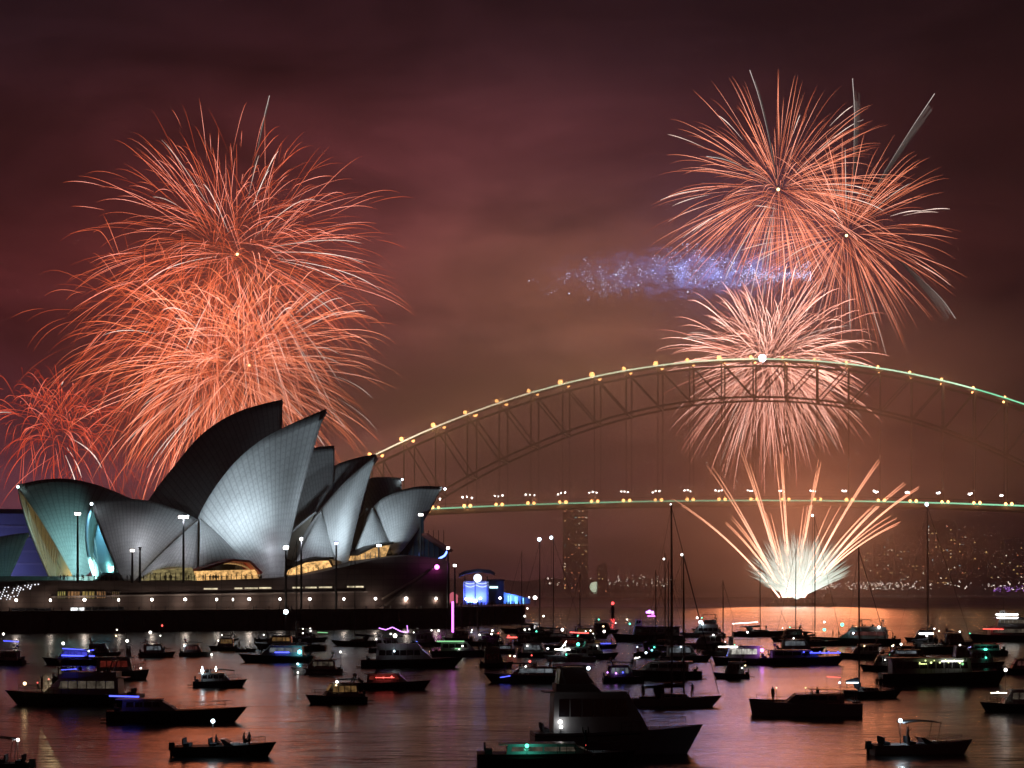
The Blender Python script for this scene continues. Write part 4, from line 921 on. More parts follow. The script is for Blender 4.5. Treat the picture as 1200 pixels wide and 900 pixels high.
# ------------------------------------------------------------------ people
def person_mesh(name, J, E, Rd, m):
    me = bpy.data.meshes.new(name); me.from_pydata(J, E, []); o = bpy.data.objects.new(name, me); COL.objects.link(o)
    md = o.modifiers.new('skin', 'SKIN'); sv = me.skin_vertices[0].data if me.skin_vertices else None
    if sv is None:
        bm = bmesh.new(); bm.from_mesh(me); bm.verts.layers.skin.verify(); bm.to_mesh(me); bm.free(); sv = me.skin_vertices[0].data
    for i, r_ in enumerate(Rd): sv[i].radius = r_ if isinstance(r_, tuple) else (r_, r_)
    sv[0].use_root = True
    s_ = o.modifiers.new('sub', 'SUBSURF'); s_.levels = 1; s_.render_levels = 1
    dg = bpy.context.evaluated_depsgraph_get(); dg.update(); out = bpy.data.meshes.new_from_object(o.evaluated_get(dg)); bpy.data.objects.remove(o)
    out.polygons.foreach_set('use_smooth', [True]*len(out.polygons)); out.materials.clear(); out.materials.append(m); return out
cloth = [mat('dark_clothes', (0.02, 0.02, 0.025), 0.9), mat('warm_clothes', (0.10, 0.05, 0.045), 0.9), mat('pale_clothes', (0.25, 0.23, 0.22), 0.9)]
Es = [(0,1),(1,2),(2,3),(3,4),(4,5),(2,6),(6,7),(7,8),(8,9),(2,10),(10,11),(11,12),(12,13),(0,14),(14,15),(15,16),(16,17),(0,18),(18,19),(19,20),(20,21)]
Rs = [(.15,.11),(.15,.11),(.13,.10),.055,.085,.075,.065,.05,.042,.035,.065,.05,.042,.035,.085,.065,.05,.05,.085,.065,.05,.05]
def stand(arm=0, lean=0.0):
    ar = {0: [(.19,0,1.42),(.24,.02,1.15),(.25,-.05,.92),(.25,-.08,.80)], 1: [(.19,0,1.42),(.24,-.12,1.25),(.17,-.33,1.48),(.15,-.38,1.58)], 2: [(.19,0,1.42),(.30,0,1.55),(.30,-.05,1.80),(.28,-.06,1.93)]}
    A = ar[arm]; B = ar[0] if arm == 1 else ar[arm]
    return [(0,0,.95),(0,0,1.15),(0,-.01+lean,1.38),(0,-.02+lean,1.50),(0,-.03+lean,1.63)][:4]+[(0,-.03+lean,1.60),(0,-.03+lean,1.70)][:1]+[(0,-.035+lean,1.70)]+A+[(-x,y,z) for x,y,z in B]+[(.10,0,.86),(.11,-.02,.48),(.11,.02,.09),(.12,-.13,.04),(-.10,0,.86),(-.11,-.02,.48),(-.12,.02,.09),(-.13,-.13,.04)]
def sit():
    return [(0,0,.50),(0,.02,.70),(0,0,.93),(0,-.01,1.05),(0,-.02,1.15),(0,-.025,1.25),(.19,0,.96),(.24,-.05,.72),(.18,-.25,.60),(.15,-.32,.58),(-.19,0,.96),(-.24,-.05,.72),(-.18,-.25,.60),(-.15,-.32,.58),(.10,-.05,.46),(.12,-.45,.47),(.12,-.48,.09),(.12,-.6,.04),(-.10,-.05,.46),(-.12,-.45,.47),(-.12,-.48,.09),(-.12,-.6,.04)]
PM = []
for a, (J, m_) in enumerate(((stand(0), cloth[0]), (stand(1), cloth[1]), (stand(2), cloth[0]), (stand(0, .04), cloth[2]), (sit(), cloth[0]), (sit(), cloth[1]))):
    R2 = list(Rs); R2[4] = .075; R2[5] = .10
    PM.append(person_mesh('person', J, Es, R2, m_))
def person(loc, rz, k, label, group=None, s=1.0):
    o = bpy.data.objects.new('person', PM[k]); COL.objects.link(o); o.location = loc; o.rotation_euler = (0, 0, rz); o.scale = (s, s, s)
    tag(o, label, 'person', group); return o
rg = random.Random(8)
for i in range(44):
    x = rg.uniform(57, 330); y = 680.6; p = on(x, y, 8.6+rg.uniform(0, 2.5)); zt = on(x, 680.5, 7.4).z
    person((p.x, p.y, zt), R(30)+rg.uniform(-1, 1), rg.choice([0, 0, 1, 2, 3]), 'distant dark spectator lined up along the podium rail below the shells', 'spectators along the podium rail', rg.uniform(0.95, 1.08))
for i in range(28):
    s_q = rg.uniform(2, 138); p = at(s_q, rg.uniform(1.6, 3.2), 5.5)
    person(p, rg.uniform(-3, 3), rg.choice([0, 0, 1, 2, 3]), 'small dark figure standing on the quay before the podium wall', 'people along the quay', rg.uniform(0.95, 1.08))
for i in range(52):
    s = rg.uniform(2, Ln); p = pier(s, rg.uniform(1, 4), 5.9)
    person(p, rg.uniform(-1, 1), rg.choice([0, 0, 1, 2, 3]), 'distant dark spectator in the crowd along the pier before the blue pavilion', 'spectators along the pier', rg.uniform(0.95, 1.1))
# ------------------------------------------------------------------ boats
gel = mat('white_gelcoat', (0.62, 0.62, 0.63), 0.3, noise=0.08, nscale=0.8, coat=0.2)
gel2 = mat('grey_gelcoat', (0.40, 0.41, 0.44), 0.35, noise=0.1, nscale=0.8)
navy = mat('navy_hull', (0.012, 0.016, 0.035), 0.3)
dark = mat('dark_hull', (0.02, 0.018, 0.018), 0.4)
maroon = mat('maroon_hull', (0.09, 0.015, 0.012), 0.4)
wood = mat('varnished_wood', (0.10, 0.05, 0.025), 0.35, noise=0.3, nscale=2)
canvas = mat('canvas', (0.05, 0.055, 0.07), 0.9); canvas_r = mat('red_canvas', (0.16, 0.02, 0.018), 0.9); sailc = mat('sail_cover', (0.06, 0.07, 0.10), 0.9)
alu = mat('mast_alloy', (0.10, 0.10, 0.10), 0.5, 0.6); rubber = mat('rubber', (0.015, 0.015, 0.015), 0.8)
LC = {'w': ((1, .95, .88), glow('boat_white', (1.0, 0.95, 0.86), 7.0)), 'c': ((.7, .9, 1), glow('boat_cool', (0.72, 0.90, 1.0), 8.0)), 'g': ((.1, 1, .65), glow('boat_green', (0.10, 1.0, 0.62), 4.5)),
      'y': ((.2, .9, 1), glow('boat_cyan', (0.20, 0.90, 1.0), 4.5)), 'r': ((1, .1, .08), glow('boat_red', (1.0, 0.10, 0.08), 4.0)), 'b': ((.1, .12, 1), glow('boat_blue', (0.08, 0.10, 1.0), 3.0)),
      'p': ((.7, .2, 1), glow('boat_purple', (0.62, 0.22, 1.0), 5.0)), 'm': ((1, .15, .8), glow('boat_magenta', (0.80, 0.16, 0.90), 3.5)), 'o': ((1, .7, .35), glow('boat_amber', (1.0, 0.70, 0.36), 5.0)), 'd': ((.3, .8, .3), glow('boat_lime', (0.35, 0.9, 0.40), 0.9)), 'k': ((.8, .9, .4), glow('boat_yellow', (0.80, 0.92, 0.35), 2.2))}
def hull(L, B, fb, bow=1.35, tr=0.8, rake=0.9, fine=2.2):
    R_ = []; n = 13
    for i in range(n):
        u = i/(n-1); w = B/2*(tr+(1-tr)*min(1, u*3.0))*(1-max(0, (u-0.42)/0.58)**fine) if u < 1 else 0.0
        w = max(w, 0.035); z = fb*(1+(bow-1)*u**2.2); x = L*(u-0.5)
        def q(y, zz): return (x+(rake*max(0, zz)/z*u**3 if zz > 0 else -0.25*u**3*L*0.06), y, zz)
        R_.append([q(-w, z), q(-w*.97, z*.72), q(-w*.86, 0.12), q(-w*.55, -.35), q(0, -.55), q(w*.55, -.35), q(w*.86, .12), q(w*.97, z*.72), q(w, z), q(w*.86, z-0.02), q(0, z+0.06), q(-w*.86, z-0.02)])
    m = MB(); m.loft(R_); m.L = L; return m
def deckz(L, fb, bow, x): u = max(0, min(1, x/L+0.5)); return fb*(1+(bow-1)*u**2.2)
def halfw(L, B, tr, fine, x):
    u = max(0, min(1, x/L+0.5)); return B/2*(tr+(1-tr)*min(1, u*3))*(1-max(0, (u-0.42)/0.58)**fine)
def rail(m, L, B, fb, bow, tr, fine, x0, x1, h=0.75, n=9, r=0.025):
    for s in (-1, 1):
        P = []
        for i in range(n):
            x = x0+(x1-x0)*i/(n-1); w = halfw(L, B, tr, fine, x)*0.93; z = deckz(L, fb, bow, x); P.append((x, s*w, z+h)); m.tube([(x, s*w, z), (x, s*w, z+h)], r, 4)
        m.tube(P, r, 4); m.tube([(x, y, z-h*0.5) for x, y, z in P], r*0.7, 4)
def windows(poly, z0, z1, wb, wt, x_in0, x_in1, n, parent, m=glass_d, name='window'):
    # n separate panes let into both cabin sides
    zb, ztop_ = min(p[1] for p in poly), max(p[1] for p in poly)
    for s in (-1, 1):
        for i in range(n):
            a = x_in0+(x_in1-x_in0)*i/n+0.06; b_ = x_in0+(x_in1-x_in0)*(i+1)/n-0.06; q = MB(); vs = []
            for y_out in (0.02, -0.05):
                for x, z in ((a, z0), (b_, z0), (b_-(0.12 if i == n-1 else 0), z1), (a+(0.05 if i == 0 else 0), z1)):
                    w = wb+(wt-wb)*(z-zb)/(ztop_-zb); vs.append((x, s*(w/2+y_out), z))
            q.add(vs, [(0, 1, 2, 3), (7, 6, 5, 4), (0, 4, 5, 1), (1, 5, 6, 2), (2, 6, 7, 3), (3, 7, 4, 0)]); q.build(name, m, parent)
def seats(m, x, z, w): m.box((x, 0, z+0.22), (0.5, w, 0.44)); m.box((x-0.28, 0, z+0.6), (0.12, w, 0.5))

def motor(r, L, B, hm, fly=False, arch=True, bim=None, cab=(0.06, 0.66), ch=1.5, fb=None, bow=1.3, enclosed=False, fly_cut=0.06, tower=False, wins=4, wm=glass_d, cm=gel, tr=0.86):
    fb = fb or 0.06*L+0.38; fine = 2.6; ch = ch*(0.75+0.03*min(L, 16))+0.2
    H = hull(L, B, fb, bow, tr, 0.10*L, fine).build('hull', hm, r, False)
    s = MB(); s.loft([[(x, sg*(halfw(L, B, tr, fine, x)+0.04), deckz(L, fb, bow, x)-0.22) for sg in (-1, 1)]+[(x, sg*(halfw(L, B, tr, fine, x)+0.04), deckz(L, fb, bow, x)-0.32) for sg in (1, -1)] for x in [L*(-0.5+0.9*k/9) for k in range(10)]]); s.build('rub_rail', rubber, H)
    x0, x1 = L*(cab[0]-0.5+0.1), L*(cab[1]-0.5); z0 = deckz(L, fb, bow, x0)-0.1; z1 = z0+ch
    poly = [(x0, z0), (x1+L*0.12, z0), (x1+L*0.06, z0+ch*0.45), (x1-L*0.03, z1), (x0+0.1, z1)]
    wb, wt = B*0.76, B*0.66
    C = MB().block(poly, wb, wt).build('cabin', cm, r)
    windows(poly, z0+ch*0.42, z0+ch*0.84, wb, wt, x0+L*0.03, x1-L*0.02, wins, C, wm)
    ws = MB(); zb = z0+ch*0.5; w1 = wb+(wt-wb)*0.5
    ws.add([(x1+L*0.052+0.03, -w1/2*0.92, zb), (x1+L*0.052+0.03, w1/2*0.92, zb), (x1-L*0.022+0.03, wt/2*0.92, z1-0.06), (x1-L*0.022+0.03, -wt/2*0.92, z1-0.06)]+[(x1+L*0.04, -w1/2*0.92, zb), (x1+L*0.04, w1/2*0.92, zb), (x1-L*0.035, wt/2*0.92, z1-0.06), (x1-L*0.035, -wt/2*0.92, z1-0.06)], [(0, 1, 2, 3), (7, 6, 5, 4), (0, 4, 5, 1), (1, 5, 6, 2), (2, 6, 7, 3), (3, 7, 4, 0)])
    ws.build('windscreen', wm, C)
    rf = MB(); rf.side([(x0-L*0.05, z1), (x1-L*0.01, z1), (x1-L*0.02, z1+0.1), (x0-L*0.05, z1+0.1)], -wt/2-0.1, wt/2+0.1); rf.build('cabin_roof', cm, r)
    rl = MB(); rail(rl, L, B, fb, bow, tr, fine, L*0.05, L*0.49, 0.7, 8); rl.build('bow_rail', alu, r)
    ck = MB(); seats(ck, -L*0.42, deckz(L, fb, bow, -L*.42)-0.15, B*0.6); ck.build('stern_bench', canvas, r)
    pf = MB(); pf.box((-L*0.5-0.35, 0, 0.28), (0.8, B*0.7, 0.1)); pf.build('swim_platform', wood, r)
    top = z1+0.1
    if fly:
        f0, f1 = x0+L*0.02, x1-L*fly_cut; fh = 0.62
        MB().block([(f0, top), (f1+L*0.05, top), (f1, top+fh), (f0, top+fh)], wt*0.95, wt*0.98).build('flybridge', cm, r)
        w_ = MB(); w_.block([(f1+0.02, top+fh), (f1+0.1, top+fh), (f1-0.25, top+fh+0.5), (f1-0.33, top+fh+0.5)], wt*0.9, wt*0.8); w_.build('fly_screen', glass_d, r)
        st = MB(); seats(st, f0+L*0.10, top+fh*0.4, wt*0.5); seats(st, f0+L*0.18, top+fh*0.4, wt*0.4); st.build('helm_seat', canvas, r); top += fh
        if enclosed:
            e = MB(); e.block([(f0+0.2, top+0.02), (f1-0.1, top+0.02), (f1-0.75, top+1.36), (f0+0.4, top+1.36)], wt*0.92, wt*0.84); e.build('clear_curtain', mat('clear_vinyl', (0.22, 0.20, 0.22), 0.25), r)
    if arch:
        a = MB(); xa = x0+L*0.06; ww = wt*0.46; hh = 1.25 if fly else 0.7
        a.tube([(xa+0.25, -ww, top), (xa-0.1, -ww*0.92, top+hh), (xa-0.1, ww*0.92, top+hh), (xa+0.25, ww, top)], 0.09, 6); A = a.build('radar_arch', cm, r)
        a = MB(); a.ball((xa-0.1, 0, top+hh+0.22), 0.3, 8, 5, 0.6); a.build('radome', gel, A)
        a = MB(); a.tube([(xa-0.1, ww*0.8, top+hh), (xa-0.5, ww*0.8, top+hh+1.8)], 0.018, 4); a.tube([(xa-0.1, -ww*0.8, top+hh), (xa-0.4, -ww*0.8, top+hh+1.5)], 0.018, 4); a.build('antenna', alu, A); top2 = top+hh
    if bim:
        a = MB(); b0, b1 = bim[0]*L, bim[1]*L; zb = (top+1.45) if fly else (z1+0.35); ww = wt*0.52
        a.loft([[(b0+(b1-b0)*k/5, -ww, zb+0.12*math.sin(math.pi*k/5)), (b0+(b1-b0)*k/5, 0, zb+0.14+0.12*math.sin(math.pi*k/5)), (b0+(b1-b0)*k/5, ww, zb+0.12*math.sin(math.pi*k/5)), (b0+(b1-b0)*k/5, 0, zb+0.07+0.12*math.sin(math.pi*k/5))] for k in range(6)])
        BI = a.build('bimini', bim[2], r)
        a = MB(); zf = top-0.2 if fly else deckz(L, fb, bow, b0)
        for x in (b0+0.1, b1-0.1):
            for s in (-ww, ww): a.tube([(x, s, zf), (x, s, zb+0.02)], 0.028, 4)
        a.build('bimini_frame', alu, BI)
    if tower:
        a = MB(); xm = (x0+x1)/2; ht = top+3.0
        for s in (-1, 1):
            for dx in (-0.9, 0.9): a.tube([(xm+dx, s*wt*0.42, top-0.3), (xm+dx*0.5, s*wt*0.26, ht)], 0.04, 5)
        a.box((xm, 0, ht), (1.5, wt*0.62, 0.08)); a.tube([(xm-0.6, 0, ht), (xm-0.6, 0, ht+0.9)], 0.03, 4); a.build('tuna_tower', alu, r)
    return dict(top=top, fb=fb, deck=lambda x: deckz(L, fb, bow, x), z1=z1)

def sail(r, L, B, hm, mast_h, mast_x=0.08, stays=True, cov=sailc, second=None, cab=True, spread=True):
    fb = 0.075*L+0.25; bow = 1.3; tr = 0.55; fine = 1.9
    H = hull(L, B, fb, bow, tr, 0.13*L, fine).build('hull', hm, r)
    z = fb; poly = [(-L*0.16, z-0.05), (L*0.22, z+0.05), (L*0.17, z+0.5), (-L*0.14, z+0.62)]
    C = MB().block(poly, B*0.55, B*0.46).build('coach_roof', gel, r)
    windows(poly, z+0.2, z+0.38, B*0.55, B*0.46, -L*0.10, L*0.13, 3, C)
    rl = MB(); rail(rl, L, B, fb, bow, tr, fine, -L*0.46, L*0.48, 0.62, 9, 0.018); rl.build('guard_rail', alu, r)
    ck = MB(); ck.box((-L*0.3, 0, z+0.1), (L*0.22, B*0.5, 0.2)); ck.block([(-L*0.2, z), (-L*0.12, z), (-L*0.12, z+1.1), (-L*0.17, z+1.25), (-L*0.24, z+1.2)], B*0.5, B*0.42); ck.build('spray_hood', canvas, r)
    wh = MB(); wh.tube([(-L*0.36, 0.42*math.cos(a), z+0.6+0.42*math.sin(a)) for a in [2*math.pi*k/12 for k in range(13)]], 0.025, 4); wh.tube([(-L*0.35, 0, z), (-L*0.36, 0, z+0.6)], 0.05, 5); wh.build('wheel', alu, r)
    for mx, mh in [(mast_x, mast_h)]+([second] if second else []):
        xm = mx*L; k = MB(); k.tube([(xm, 0, z), (xm, 0, z+mh*0.6), (xm-0.05, 0, z+mh)], [0.12, 0.10, 0.06], 8)
        MS = k.build('mast', alu, r)
        if spread:
            k = MB()
            for f in (0.45, 0.72): k.beam((xm, -0.75*(1.2-f), z+mh*f), (xm, 0.75*(1.2-f), z+mh*f), 0.05, 0.05)
            k.build('spreader', alu, MS)
        bl_ = (mx+0.46)*L*0.85 if mx > 0 else L*0.25
        k = MB(); k.tube([(xm-0.1, 0, z+1.25), (xm-bl_, 0, z+1.2)], 0.06, 6); BO = k.build('boom', alu, r)
        k = MB(); k.tube([(xm-0.15, 0, z+1.55), (xm-bl_*0.4, 0, z+1.46), (xm-bl_*0.95, 0, z+1.32)], [0.24, 0.2, 0.1], 8); k.build('furled_sail', cov, BO)
        if stays:
            k = MB(); k.tube([(L*0.5+0.10*L, 0, fb*bow), (xm, 0, z+mh*0.97)], 0.045, 4); k.build('furled_jib', cov, r)
            k = MB(); k.tube([(-L*0.48, 0, z), (xm, 0, z+mh)], 0.016, 3)
            for s in (-1, 1): k.tube([(xm-0.2, s*B*0.42, z), (xm, s*0.35, z+mh*0.72), (xm, 0, z+mh*0.96)], 0.016, 3)
            k.build('stay', alu, r)
    return dict(top=z+0.6, fb=fb, deck=lambda x: deckz(L, fb, bow, x), z1=z+0.6)

def runabout(r, L, B, hm, top=None, out=True, ttop=False):
    fb = 0.09*L+0.15; bow = 1.35; tr = 0.9; fine = 2.6
    hull(L, B, fb, bow, tr, 0.10*L, fine).build('hull', hm, r)
    w = MB(); w.block([(L*0.06, fb), (L*0.16, fb+0.05), (L*0.04, fb+0.6), (0.0, fb+0.6)], B*0.7, B*0.6); w.build('windscreen', glass_d, r)
    c = MB(); c.block([(L*0.02, fb-0.05), (L*0.34, fb*1.05), (L*0.30, fb*1.05+0.22), (L*0.06, fb+0.3)], B*0.72, B*0.5); c.build('foredeck', gel, r)
    s = MB(); seats(s, -L*0.08, fb-0.2, B*0.6); seats(s, -L*0.36, fb-0.2, B*0.7); s.build('seat', canvas, r)
    rl = MB(); rail(rl, L, B, fb, bow, tr, fine, L*0.15, L*0.48, 0.5, 6, 0.02); rl.build('bow_rail', alu, r)
    if out:
        o = MB(); o.box((-L*0.5-0.25, 0, fb*0.95), (0.5, 0.45, 0.65), taper=0.8); O_ = o.build('outboard_motor', rubber, r); o = MB(); o.box((-L*0.5-0.28, 0, 0.1), (0.22, 0.16, 1.0)); o.build('leg', rubber, O_)
    if top:
        k = MB(); b0, b1 = top; zb = fb+1.75; ww = B*0.42
        k.loft([[(b0*L+(b1-b0)*L*q/5, -ww, zb+0.15*math.sin(math.pi*q/5)), (b0*L+(b1-b0)*L*q/5, ww, zb+0.15*math.sin(math.pi*q/5)), (b0*L+(b1-b0)*L*q/5, ww, zb+0.07+0.15*math.sin(math.pi*q/5)), (b0*L+(b1-b0)*L*q/5, -ww, zb+0.07+0.15*math.sin(math.pi*q/5))] for q in range(6)]); T_ = k.build('canopy', canvas, r)
        k = MB()
        for x in (b0*L+0.1, b1*L-0.1):
            for s_ in (-ww, ww): k.tube([(x*0.8, s_, fb), (x, s_, zb+0.05)], 0.028, 4)
        k.build('canopy_frame', alu, T_)
    return dict(top=fb, fb=fb, deck=lambda x: deckz(L, fb, bow, x)-0.2, z1=fb)

def catamaran(r, L, B, mast_h):
    fb = 1.35
    for s in (-1, 1):
        h = hull(L, B*0.27, fb, 1.15, 0.8, 0.3, 2.0); h.v = [(x, y+s*B*0.36, z) for x, y, z in h.v]; h.build('hull', gel2, r)
    b_ = MB(); b_.box((-L*0.06, 0, fb*0.82), (L*0.72, B*0.62, 0.5)); b_.build('bridge_deck', gel2, r)
    poly = [(-L*0.34, fb), (L*0.20, fb), (L*0.10, fb+0.95), (-L*0.34, fb+1.05)]; C = MB().block(poly, B*0.74, B*0.66).build('cabin', gel2, r)
    windows(poly, fb+0.4, fb+0.8, B*0.74, B*0.66, -L*0.28, L*0.08, 4, C)
    k = MB(); k.side([(-L*0.46, fb+1.35), (-L*0.02, fb+1.45), (-L*0.02, fb+1.53), (-L*0.46, fb+1.43)], -B*0.32, B*0.32); HT = k.build('hard_top', gel, r)
    k = MB()
    for x in (-L*0.45, -L*0.05):
        for s in (-B*0.3, B*0.3): k.tube([(x, s, fb), (x, s, fb+1.4)], 0.05, 5)
    k.build('top_post', alu, HT)
    k = MB(); rail(k, L, B, fb, 1.15, 0.95, 5, -L*0.48, L*0.46, 0.65, 10, 0.02); k.build('guard_rail', alu, r)
    if mast_h:
        k = MB(); k.tube([(L*0.06, 0, fb+0.9), (L*0.06, 0, fb+mast_h)], [0.13, 0.08], 8); k.build('mast', alu, r)
        k = MB(); k.tube([(L*0.05, 0, fb+1.75), (-L*0.42, 0, fb+1.85)], 0.08, 6); BO = k.build('boom', alu, r); k = MB(); k.tube([(L*0.03, 0, fb+2.15), (-L*0.2, 0, fb+2.1), (-L*0.42, 0, fb+2.0)], [0.32, 0.28, 0.14], 8); k.build('furled_sail', sailc, BO)
        k = MB(); k.tube([(L*0.5, 0, fb), (L*0.06, 0, fb+mast_h*0.96)], 0.03, 4)
        for s in (-1, 1): k.tube([(-L*0.05, s*B*0.45, fb), (L*0.06, 0, fb+mast_h*0.9)], 0.016, 3)
        k.build('stay', alu, r)
    k = MB(); k.box((L*0.33, 0, fb*0.85), (L*0.24, B*0.44, 0.06)); k.build('trampoline', canvas, r)
    return dict(top=fb+1.5, fb=fb, deck=lambda x: fb, z1=fb+1.05)

def ferry(r, L, B, hm, decks=1, wm=glass_d, cm=gel, mast=True, n=8, open_top=True):
    fb = 0.05*L+0.7; bow = 1.3; tr = 0.88; fine = 3.2
    hull(L, B, fb, bow, tr, 0.06*L, fine).build('hull', hm, r)
    z = fb; x0, x1 = -L*0.42, L*0.26
    for d in range(decks):
        poly = [(x0, z), (x1, z), (x1-0.5, z+2.1), (x0, z+2.1)]; C = MB().block(poly, B*0.82, B*0.80).build('saloon', cm, r)
        windows(poly, z+0.75, z+1.65, B*0.82, B*0.80, x0+0.4, x1-0.7, n, C, wm)
        k = MB(); k.side([(x0-0.5, z+2.1), (x1+0.2, z+2.1), (x1+0.1, z+2.22), (x0-0.5, z+2.22)], -B*0.46, B*0.46); k.build('saloon_roof', cm, r)
        z += 2.22; x0 += L*0.03; x1 -= L*0.12
    w = MB().block([(x1-L*0.02, z), (x1+L*0.09, z), (x1+L*0.07, z+1.6), (x1-L*0.01, z+1.6)], B*0.5, B*0.44).build('wheelhouse', cm, r)
    windows([(0, z), (0, z+1.6)], z+0.75, z+1.35, B*0.5, B*0.44, x1, x1+L*0.07, 2, w)
    if open_top:
        k = MB()
        for s in (-1, 1):
            k.tube([(x0, s*B*0.42, z+1.0), (x1-L*0.03, s*B*0.42, z+1.0)], 0.035, 4)
            for q in range(9): xx = x0+(x1-L*0.03-x0)*q/8; k.tube([(xx, s*B*0.42, z), (xx, s*B*0.42, z+1.0)], 0.03, 4)
        k.build('deck_rail', alu, r)
    if mast:
        k = MB(); k.tube([(x1, 0, z+1.6), (x1, 0, z+4.2)], [0.08, 0.04], 6); k.beam((x1, -0.8, z+3.2), (x1, 0.8, z+3.2), 0.05, 0.05); k.build('signal_mast', alu, r)
    k = MB(); rail(k, L, B, fb, bow, tr, fine, L*0.26, L*0.49, 0.9, 6, 0.03); k.build('bow_rail', alu, r)
    return dict(top=z, fb=fb, deck=lambda x: fb, z1=z)

def dinghy(r, L, B):
    k = MB()
    for s in (-1, 1): k.tube([(-L*0.5, s*B*0.38, 0.25), (L*0.2, s*B*0.38, 0.27), (L*0.42, s*B*0.2, 0.36), (L*0.5, 0, 0.42)], 0.22, 8)
    k.build('inflatable_tube', rubber, r)
    k = MB(); k.box((-L*0.05, 0, 0.15), (L*0.8, B*0.6, 0.1)); k.box((-L*0.48, 0, 0.3), (0.08, B*0.7, 0.5)); k.build('floor', gel2, r)
    k = MB(); k.box((-L*0.56, 0, 0.55), (0.4, 0.3, 0.5), taper=0.8); k.box((-L*0.56, 0, 0.1), (0.15, 0.12, 0.7)); k.build('outboard_motor', rubber, r)
    return dict(top=0.3, fb=0.25, deck=lambda x: 0.2, z1=0.3)

NB = 0
def boat(kind, name, x0, x1, yw, rz, label, lamps=(), strips=(), people=0, group=None, cat=None, pcol=None, **kw):
    """a boat seen from x0 to x1 whose waterline lies at yw in the photograph; rz = heading, 0 is bow to the right"""
    global NB; NB += 1
    p = water_at((x0+x1)/2, yw); Y = p.y; L = (x1-x0)*Y/F; a = R(rz); c_, s_ = abs(math.cos(a)), abs(math.sin(a))
    asp = kw.pop('asp', {'motor': 0.31, 'sail': 0.29, 'runabout': 0.36, 'catamaran': 0.52, 'ferry': 0.26, 'dinghy': 0.5}[kind]); L = L/(c_+asp*s_) if kind != 'x' else L
    if kind in ('motor', 'sail', 'catamaran'): L /= 1.07
    B = L*asp; r = empty(name, p, a)
    if 'mast_top' in kw:
        kw['mast_h'] = px2(0, kw.pop('mast_top'), Y).z-(0.075*L+0.25 if kind == 'sail' else 1.35)
    if 'second_top' in kw: q = kw.pop('second_top'); kw['second'] = (q[0], px2(0, q[1], Y).z-(0.075*L+0.25))
    if kind == 'motor' and 'wm' not in kw and rg.random() < 0.5: kw['wm'] = rg.choice(CABIN)
    who = kw.pop('who', None) or label
    if len(who.split()) > 13: print('LONG', len(label.split()), who)
    info = {'motor': motor, 'sail': sail, 'runabout': runabout, 'catamaran': catamaran, 'ferry': ferry, 'dinghy': dinghy}[kind](r, L, B, **kw)
    tag(r, label, cat or {'motor': 'motor boat', 'sail': 'sailing boat', 'runabout': 'small boat', 'catamaran': 'catamaran', 'ferry': 'ferry', 'dinghy': 'dinghy'}[kind], group or 'boats moored in the harbour')
    inv = (Matrix.Translation(p) @ Matrix.Rotation(a, 4, 'Z')).inverted(); near = B*0.5*c_
    for lp in lamps:
        px, py, cl, rad = lp[:4]; pw = lp[4] if len(lp) > 4 else 0
        q = inv @ px2(px, py, Y-near*(1.02 if kind in ('motor', 'ferry') and yw-py < (x1-x0)*0.33 else 0.35))
        k = MB(); k.ball((0, 0, 0), rad*Y/F, 8, 6); o = k.build('lamp', LC[cl][1], r); o.location = q
        k = MB(); k.tube([(0, 0, -max(0.1, q.z-info['fb']*0.9)), (0, 0, 0)], 0.03, 4); k.build('lamp_post', alu, o)
        if pw:
            e = 1.6*rad*Y/F; pw *= 0.22 if kind in ('motor', 'ferry') else 0.6; point('boat_light', (q[0]-math.sin(a)*e*0-0.0, q[1]-(e if c_ > 0.5 and math.cos(a) > 0 else -e), q[2]), LC[cl][0], pw, 0.15, r)
    for (ax, ay, bx_, by, cl, rad) in strips:
        q0, q1 = inv @ px2(ax, ay, Y-near*0.95), inv @ px2(bx_, by, Y-near*0.95)
        k = MB(); k.tube([q0, q1], rad*Y/F, 5); o = k.build('light_strip', LC[cl][1], r)
        k = MB(); zb = info['fb']*0.9
        for q in (q0, q1):
            if q.z > zb+0.1: k.tube([(q.x, q.y, zb), (q.x, q.y, q.z)], 0.02, 4)
        if k.v: k.build('strip_post', alu, o)
    for i in range(people-1 if people > 2 else people):
        xl = rg.uniform(-0.42, 0.36)*L; yl = rg.uniform(-0.3, 0.3)*B; kk = rg.choice([0, 0, 0, 1, 2, 3, 4])
        w = (Matrix.Translation(p) @ Matrix.Rotation(a, 4, 'Z')) @ Vector((xl, yl, info['deck'](xl)))
        person(w, rg.uniform(-3, 3), kk, 'figure aboard the %s' % who, 'people aboard the '+who)
    return r, info, L, B, inv
rg = random.Random(101)
red_win = litglass('red_cabin_glow', (1.0, 0.12, 0.08), 0.12); blue_win = litglass('blue_cabin_glow', (0.10, 0.10, 1.0), 0.8); white_win = litglass('white_cabin_glow', (1.0, 0.95, 0.85), 0.9); dimw = litglass('dim_cabin_glow', (1.0, 0.8, 0.6), 0.10)
CABIN = [litglass('amber_cabin_glow', (1.0, 0.55, 0.2), 0.25), litglass('pale_cabin_glow', (0.8, 0.9, 1.0), 0.22), dimw, litglass('dusk_cabin_glow', (1.0, 0.35, 0.3), 0.10)]
